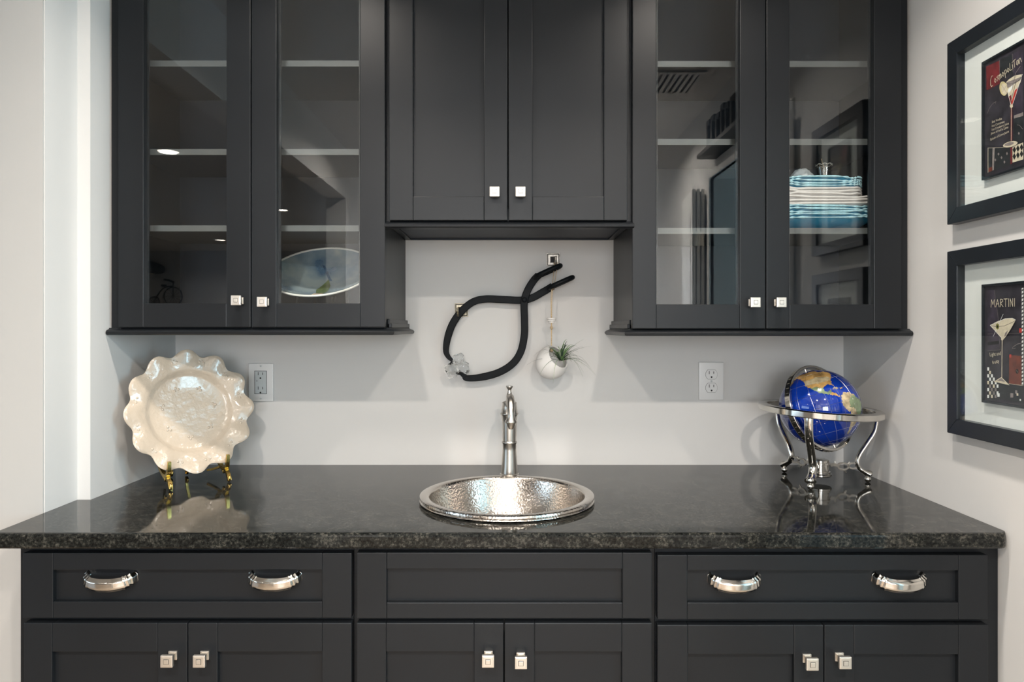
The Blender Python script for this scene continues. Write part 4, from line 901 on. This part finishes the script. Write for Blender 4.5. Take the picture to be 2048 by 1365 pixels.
def art_cosmo():
    a = Art(1960, 80, 4.707)
    a.poly([(60, 250), (183, 195), (188, 410), (78, 470), (62, 470)], 'print_red'); a.poly([(186, 190), (305, 135), (310, 300), (190, 380)], 'print_charcoal'); a.poly([(310, 130), (406, 75), (408, 690), (322, 720)], 'print_plum')
    a.line([(185, 190), (188, 380)], 0.0007, 'print_taupe'); a.line([(306, 130), (312, 300)], 0.0007, 'print_taupe')
    a.poly([(322, 712), (408, 680), (408, 715), (322, 740)], 'print_taupe'); a.poly([(322, 742), (408, 717), (408, 960), (308, 1005)], 'print_charcoal')
    a.poly([(75, 1015), (290, 1010), (290, 1175), (75, 1250)], 'print_charcoal'); a.poly([(120, 1015), (140, 1014), (132, 1225), (115, 1232)], 'print_taupe'); a.line([(75, 1018), (290, 1010)], 0.0006, 'print_cream'); a.line([(77, 1018), (77, 1250)], 0.0012, 'print_cream'); a.poly([(82, 1205), (118, 1195), (118, 1232), (82, 1246)], 'print_rust')
    a.poly([(290, 640), (306, 640), (304, 1165), (288, 1172)], 'print_red')
    a.poly([(308, 1005), (408, 965), (410, 1125), (308, 1155)], 'print_cream')
    for r in range(2):
        for c in range(3):
            x, y = 325+c*34, 1035+r*62-c*12; a.poly([(x, y-33), (x+17, y), (x, y+33), (x-17, y)], 'slot_black')
    # glass
    a.poly([(240, 408), (275, 370), (330, 335), (402, 322), (385, 395), (345, 470), (318, 560), (302, 622), (292, 622), (262, 500)], 'print_cream')
    a.poly([(330, 475), (356, 452), (345, 510), (316, 580), (302, 615), (294, 600)], 'print_bright_red'); a.poly([(268, 540), (296, 515), (300, 590), (288, 600)], 'print_red')
    a.poly([(250, 400), (395, 345), (388, 375), (262, 455)], 'print_taupe'); a.poly([(262, 470), (320, 415), (310, 450), (275, 500)], 'mat_white')
    for q in (((240, 408), (298, 625)), ((402, 322), (304, 625))): a.line(q, 0.0009, 'mat_white')
    a.ering((322, 365), 82, 38, 0.0007, 'print_charcoal', rot=-0.45)
    a.ell((225, 458), 37, 68, 'print_lemon', rot=-0.15); a.ell((232, 462), 27, 55, 'print_cream', rot=-0.15); a.line([(205, 420), (255, 500)], 0.0006, 'print_taupe'); a.line([(255, 425), (208, 495)], 0.0006, 'print_taupe')
    a.line([(305, 470), (340, 310), (385, 245)], 0.0011, 'print_taupe'); a.line([(300, 560), (345, 380)], 0.0008, 'print_charcoal')
    a.ell((300, 622), 15, 16, 'print_cream'); a.line([(298, 635), (297, 965)], 0.0017, 'print_cream'); a.line([(296, 640), (295, 965)], 0.0005, 'print_red')
    a.ell((290, 982), 72, 28, 'print_cream', rot=-0.25); a.ell((280, 980), 45, 15, 'print_taupe', rot=-0.25); a.ering((290, 982), 72, 28, 0.0006, 'print_charcoal', rot=-0.25)
    for c in ((180, 1075), (208, 1108), (236, 1150), (150, 1130), (372, 880), (260, 1070)): a.poly([(c[0], c[1]-16), (c[0]+9, c[1]), (c[0], c[1]+16), (c[0]-9, c[1])], 'print_taupe')
    a.line([(75, 690), (95, 640), (130, 595), (158, 580), (150, 605)], 0.0007, 'print_taupe'); a.line([(355, 800), (380, 805), (408, 840)], 0.0007, 'print_taupe')
    a.strokes([LET[c] for c in 'CosmopoLitan'], (106, 438), (408, 200), 0.0150, 0.0011, 'print_cream')
    for k, (t, x0, y0, x1, y1) in enumerate((('2oz Vodka', 118, 785, 214, 750), ('1oz Cointreau', 116, 823, 240, 778), ('1oz Cranberry Juice', 116, 858, 280, 795), ('Juice of half a Lime', 112, 892, 275, 830), ('Splash of Lime Juice', 104, 950, 282, 870))):
        a.text(t, (x0, y0), (x1, y1), 0.0048, 'print_cream')
    return a
def art_martini():
    a = Art(1960, 560, 5.25)
    a.poly([(78, 110), (150, 105), (215, 560), (80, 560)], 'print_plum'); a.poly([(78, 565), (205, 565), (215, 735), (80, 745)], 'print_plum'); a.line([(150, 105), (190, 380), (215, 735), (80, 745)], 0.0005, 'print_taupe'); a.poly([(82, 655), (200, 640), (200, 675), (82, 690)], 'slot_black')
    a.line([(80, 570), (440, 560)], 0.0004, 'print_taupe')
    a.poly([(440, 85), (458, 83), (458, 1110), (440, 1105)], 'mat_white')
    for k in range(26): a.poly([(441, 105+k*40), (457, 95+k*40), (457, 112+k*40), (441, 122+k*40)], 'print_charcoal')
    a.poly([(310, 790), (440, 800), (440, 1105), (305, 1090)], 'print_rust'); a.poly([(312, 785), (332, 785), (332, 818), (312, 818)], 'print_bright_red'); a.poly([(415, 512), (442, 508), (442, 555), (415, 555)], 'print_bright_red')
    a.ell((393, 962), 16, 26, 'slot_black'); a.line([(385, 950), (400, 975)], 0.0008, 'print_taupe')
    a.poly([(180, 1075), (440, 1110), (455, 1290), (180, 1240)], 'print_charcoal'); a.line([(305, 1090), (455, 1112)], 0.0006, 'print_cream')
    rr = random.Random(4)
    for i in range(6):
        for j in range(9):
            x, y = 80+i*20, 920+j*36
            if i*36 > (j+1)*34: continue
            if (i+j) % 2 == 0: a.poly([(x, y), (x+19, y), (x+19, y+34), (x, y+34)], rr.choice(['mat_white', 'print_cream', 'print_taupe']))
            else: a.poly([(x, y), (x+19, y), (x+19, y+34), (x, y+34)], rr.choice(['slot_black', 'print_charcoal']))
    for x, y, s_, c in ((325, 1190, 30, 'print_taupe'), (375, 1160, 22, 'print_taupe'), (390, 1190, 18, 'print_cream'), (422, 1250, 14, 'mat_white'), (188, 1190, 24, 'mat_white')): a.poly([(x, y), (x+s_, y+3), (x+s_, y+s_*1.6), (x, y+s_*1.6)], c)
    a.poly([(112, 478), (180, 440), (270, 408), (345, 405), (382, 425), (330, 520), (268, 612), (242, 625), (232, 612), (170, 540)], 'print_cream')
    a.line([(118, 482), (180, 492), (260, 485), (340, 450), (380, 428)], 0.0008, 'print_charcoal'); a.line([(382, 425), (330, 520), (262, 622)], 0.0009, 'print_charcoal'); a.line([(112, 478), (235, 615)], 0.0007, 'mat_white'); a.line([(112, 478), (270, 408), (345, 402), (382, 422)], 0.0007, 'mat_white')
    a.poly([(268, 560), (300, 530), (285, 580), (262, 600)], 'print_taupe')
    a.line([(250, 360), (145, 595)], 0.0008, 'mat_white'); a.ell((190, 490), 17, 32, 'print_olive'); a.ell((190, 492), 8, 16, 'slot_black')
    a.ell((240, 622), 14, 14, 'print_cream'); a.line([(240, 625), (236, 1035)], 0.0020, 'print_cream'); a.line([(243, 700), (240, 1030)], 0.0005, 'print_charcoal')
    a.poly([(150, 1070), (232, 1022), (318, 1108), (240, 1090)], 'print_cream'); a.poly([(185, 1060), (232, 1030), (270, 1072)], 'print_taupe')
    a.line([(440, 665), (400, 675), (355, 705), (345, 722), (380, 720)], 0.0008, 'print_taupe')
    a.strokes([LET[c] for c in 'MARTINI'], (120, 288), (382, 278), 0.0150, 0.0013, 'print_cream')
    a.text('Light and', (110, 805), (228, 790), 0.0075, 'print_cream'); a.text('fruity', (140, 888), (212, 868), 0.0070, 'print_cream')
    return a
picture(1.5395, 1.934, 'black framed cosmopolitan cocktail print hung above the martini print', art_cosmo, 1.620, 1.852)
picture(1.0865, 1.481, 'black framed martini cocktail print hung below the cosmopolitan print', art_martini, 1.1675, 1.3985)

# ------------------------------------------------------------------ plates on the shelf of the right cabinet
SH = Z(456, YU+0.055)
def plate_obj(xc, yc, hx_, hy_, zrim, zfoot, kind, seed, name, label, group):
    t = thing(name, (xc, yc, zfoot), label, 'plate', group); n = 300; rr = random.Random(seed); ph = rr.uniform(0, 6)
    def outline(k, i):
        a = 2*PI*i/n; c, s = math.cos(a), math.sin(a); e = 0.32
        return (k*hx_*math.copysign(abs(c)**e, c), k*hy_*math.copysign(abs(s)**e, s))
    def wav(i): a = 2*PI*i/n; return 0.0016*math.sin(7*a+ph)+0.0010*math.sin(12*a+ph*2)
    H = zrim-zfoot; bm = BM(); rings = []
    th = 0.0026
    for k, z in ((0.0, 0.0015), (0.5, 0.0015), (0.72, 0.004), (0.97, H)): rings.append((k, z+0.0012))
    for k, z in ((0.97, H), (0.72, 0.002), (0.5, 0.0), (0.0, 0.0)): rings.append((k, z-(0.0012 if k > 0.6 else 0)))
    R = []
    for k, z in rings:
        if k == 0: R.append([bm.verts.new((0, 0, z))]); continue
        R.append([bm.verts.new((*outline(k, i), z+wav(i)*(k/0.97)**4*(1 if k > 0.9 else 0.3))) for i in range(n)])
    for a, b in zip(R, R[1:]):
        for i in range(n):
            j = (i+1) % n
            if len(a) == 1: bm.faces.new((a[0], b[i], b[j]))
            elif len(b) == 1: bm.faces.new((a[i], b[0], a[j]))
            else: bm.faces.new((a[i], b[i], b[j], a[j]))
    mk('plate_body', bm, 'plate_blue' if kind == 'b' else 'plate_white', t, local=True, smooth=1.2)
    bm = BM(); path = [Vector((*outline(0.985, i), H+wav(i))) for i in range(n)]
    sc = [(1+0.42*math.sin(i*0.95+ph)) if kind == 'b' else 1.0 for i in range(n)]
    sweep(bm, path, circ(0.0022 if kind == 'b' else 0.0030, 8), up=(0, 0, 1), scale=sc, closed=True)
    mk('rim', bm, 'plate_rope' if kind == 'b' else 'plate_white', t, local=True, smooth=1.5, label='pale twisted rope edge' if kind == 'b' else None)
yfr = YU+0.062
stack = [('lb', 434.5), ('lb', 428.5), ('lb', 423), ('lb', 417), ('lb', 411.5), ('lw', 405.5), ('lw', 399.5), ('lw', 393), ('sw', 386.5), ('sw', 381), ('sw', 375.5), ('sb', 369), ('sb', 364.5), ('sb', 360), ('sb', 354)]
D = yfr; z_first = Z(434.5, D)
for i, (k, py) in enumerate(stack):
    zrim = Z(py, D); big = k[0] == 'l'; hx_ = 0.147 if big else 0.116; hy_ = 0.125 if big else 0.108
    foot = SH+0.0005+(zrim-z_first)
    xc = 0.809 if big else 0.796
    kk = {'lb': ('of the large blue glass rope-edged plates on the shelf', 'large blue plates'), 'lw': ('of the large white wavy plates in the stack', 'large white plates'), 'sw': ('of the small white wavy plates in the stack', 'small white plates'), 'sb': ('of the small blue glass rope-edged plates above the white ones', 'small blue plates')}[k]
    same = [q for q in range(len(stack)) if stack[q][0] == k]; o_ = ('lowest', 'second lowest', 'third lowest', 'second highest', 'topmost')
    pos = same.index(i); word = {5: o_, 4: ('lowest', 'second lowest', 'second highest', 'topmost'), 3: ('lowest', 'middle', 'topmost')}[len(same)][pos]
    plate_obj(xc, yfr+hy_, hx_, hy_, zrim, foot, k[1], i, 'square_plate', word+' '+kk[0], kk[1])
ztopp = Z(354, D)-(z_first-SH)+0.004
# small ornament and vase on the stack
bm = BM(); bmesh.ops.create_icosphere(bm, subdivisions=4, radius=0.03)
for v in bm.verts:
    nn = v.co.normalized(); v.co = Vector((v.co.x*1.05, v.co.y*0.8, v.co.z*1.15))*(1+0.18*noise.noise(nn*3)+0.05*noise.noise(nn*9))
    v.co.z = max(v.co.z, -0.026)
dd = yfr+0.075; xo = X(1604, dd)
bm.transform(Matrix.Translation((xo, dd, ztopp+0.0265)))
tag(mk('shell_ornament', bm, 'ornament', smooth=2.0), 'lumpy pale blue and white ornament on the stacked plates', 'ornament')
xv = X(1648, dd); vz = thing('glass_vase', (xv, dd, ztopp), 'small clear ribbed glass vase on the stacked plates', 'vase')
bm = BM(); n = 36; pr2 = [(0.0, 0.001), (0.018, 0.001), (0.020, 0.006), (0.0155, 0.018), (0.0165, 0.032), (0.0215, 0.046), (0.020, 0.046), (0.0150, 0.032), (0.0140, 0.018), (0.017, 0.007), (0, 0.005)]
lathe(bm, pr2, n)
for v in bm.verts:
    a = math.atan2(v.co.y, v.co.x); q = 1+0.05*math.cos(9*a); v.co.x *= q; v.co.y *= q
for v in bm.verts: v.co.z *= 1.55
mk('vase_body', bm, 'vase_glass', vz, local=True, smooth=1.0)
bm = BM(); sweep(bm, [(0.0205*math.cos(2*PI*i/28), 0.0205*math.sin(2*PI*i/28), 0.0717+0.002*math.sin(9*2*PI*i/28)) for i in range(28)], circ(0.0011, 6), up=(0, 0, 1), closed=True); mk('vase_lip', bm, 'bowl_rim', vz, local=True, smooth=1.5)
tw = thing('twig', (xv, dd, ztopp+0.007), 'thin dry brown twig standing in the small glass vase', 'twig')
for q in range(4):
    bm = BM(); sweep(bm, crom([(0.004*(q-1.5), 0.001*q, 0), (0.003*(q-1.5)+0.002, -0.002, 0.04), (0.006*(q-2), 0.002, 0.068+0.014*(q == 1))], 5), circ(0.0011, 6)); mk('stem', bm, 'twig', tw, local=True)

# ------------------------------------------------------------------ glass bowl on a stand in the left cabinet
xb_ = X(640, 1.86); fl = Z(659, YU)+0.0165
n_t = math.radians(32); bcz = Z(541, 1.86)
bw_ = thing('glass_bowl', (xb_, 1.872, bcz), 'wide pale blue glass bowl with white rim tilted on a stand', 'bowl'); bw_.rotation_euler = (n_t, 0, 0)
Rb = 0.138
def bz_(r): return -0.045*(1-(r/Rb)**2)
bm = BM(); pr3 = [(Rb*i/14, bz_(Rb*i/14)) for i in range(15)]; lathe(bm, pr3+[(r, z-0.003) for r, z in pr3[::-1]], 72); mk('bowl_body', bm, 'bowl_glass', bw_, local=True, smooth=1.3)
bm = BM(); sweep(bm, [(Rb*math.cos(2*PI*i/80), Rb*math.sin(2*PI*i/80), 0.0) for i in range(80)], circ(0.0029, 10), up=(0, 0, 1), closed=True); mk('rim', bm, 'bowl_rim', bw_, local=True, smooth=1.5, label='white bowl rim')
def patch(pts, mat, nm):
    bm = BM(); f = bm.faces.new([bm.verts.new((x, y, 0)) for x, y in pts]); bmesh.ops.triangulate(bm, faces=[f]); bmesh.ops.subdivide_edges(bm, edges=bm.edges[:], cuts=3, use_grid_fill=True)
    for v in bm.verts: v.co.z = bz_(min(Rb*0.98, math.hypot(v.co.x, v.co.y)))+0.0012
    mk(nm, bm, mat, bw_, local=True, smooth=1.5)
patch([(0.008, 0.03), (0.020, -0.005), (0.022, -0.045), (0.014, -0.062), (-0.006, -0.058), (-0.012, -0.030)], 'bowl_green', 'painted_leaf')
patch([(-0.010, -0.062), (0.014, -0.064), (0.013, -0.108), (-0.012, -0.108)], 'bowl_peach', 'painted_stem')
patch([(-0.02, 0.085), (-0.012, 0.083), (0.020, 0.02), (0.012, 0.02)], 'bowl_blue', 'painted_stroke')
st = thing('bowl_stand', (xb_, 1.88, fl), 'small dark stand holding up the pale blue glass bowl', 'stand')
for s in (-1, 1):
    bm = BM(); x = xb_+s*0.045; zb = bcz-0.060
    sweep(bm, crom([(x, 1.80, fl+0.003), (x, 1.81, zb-0.02), (x, 1.83, zb-0.010)], 5), rect(0.003, 0.003), up=(1, 0, 0)); sweep(bm, crom([(x, 1.98, fl+0.003), (x, 1.975, fl+0.06), (x, 1.955, bcz+0.005)], 5), rect(0.003, 0.003), up=(1, 0, 0)); sweep(bm, [(x, 1.80, fl+0.004), (x, 1.98, fl+0.004)], rect(0.003, 0.003), up=(1, 0, 0))
    mk('stand_rail', bm, 'sign_black', st)
bm = BM(); sweep(bm, [(xb_-0.045, 1.98, fl+0.004), (xb_+0.045, 1.98, fl+0.004)], rect(0.003, 0.003)); mk('stand_bar', bm, 'sign_black', st)
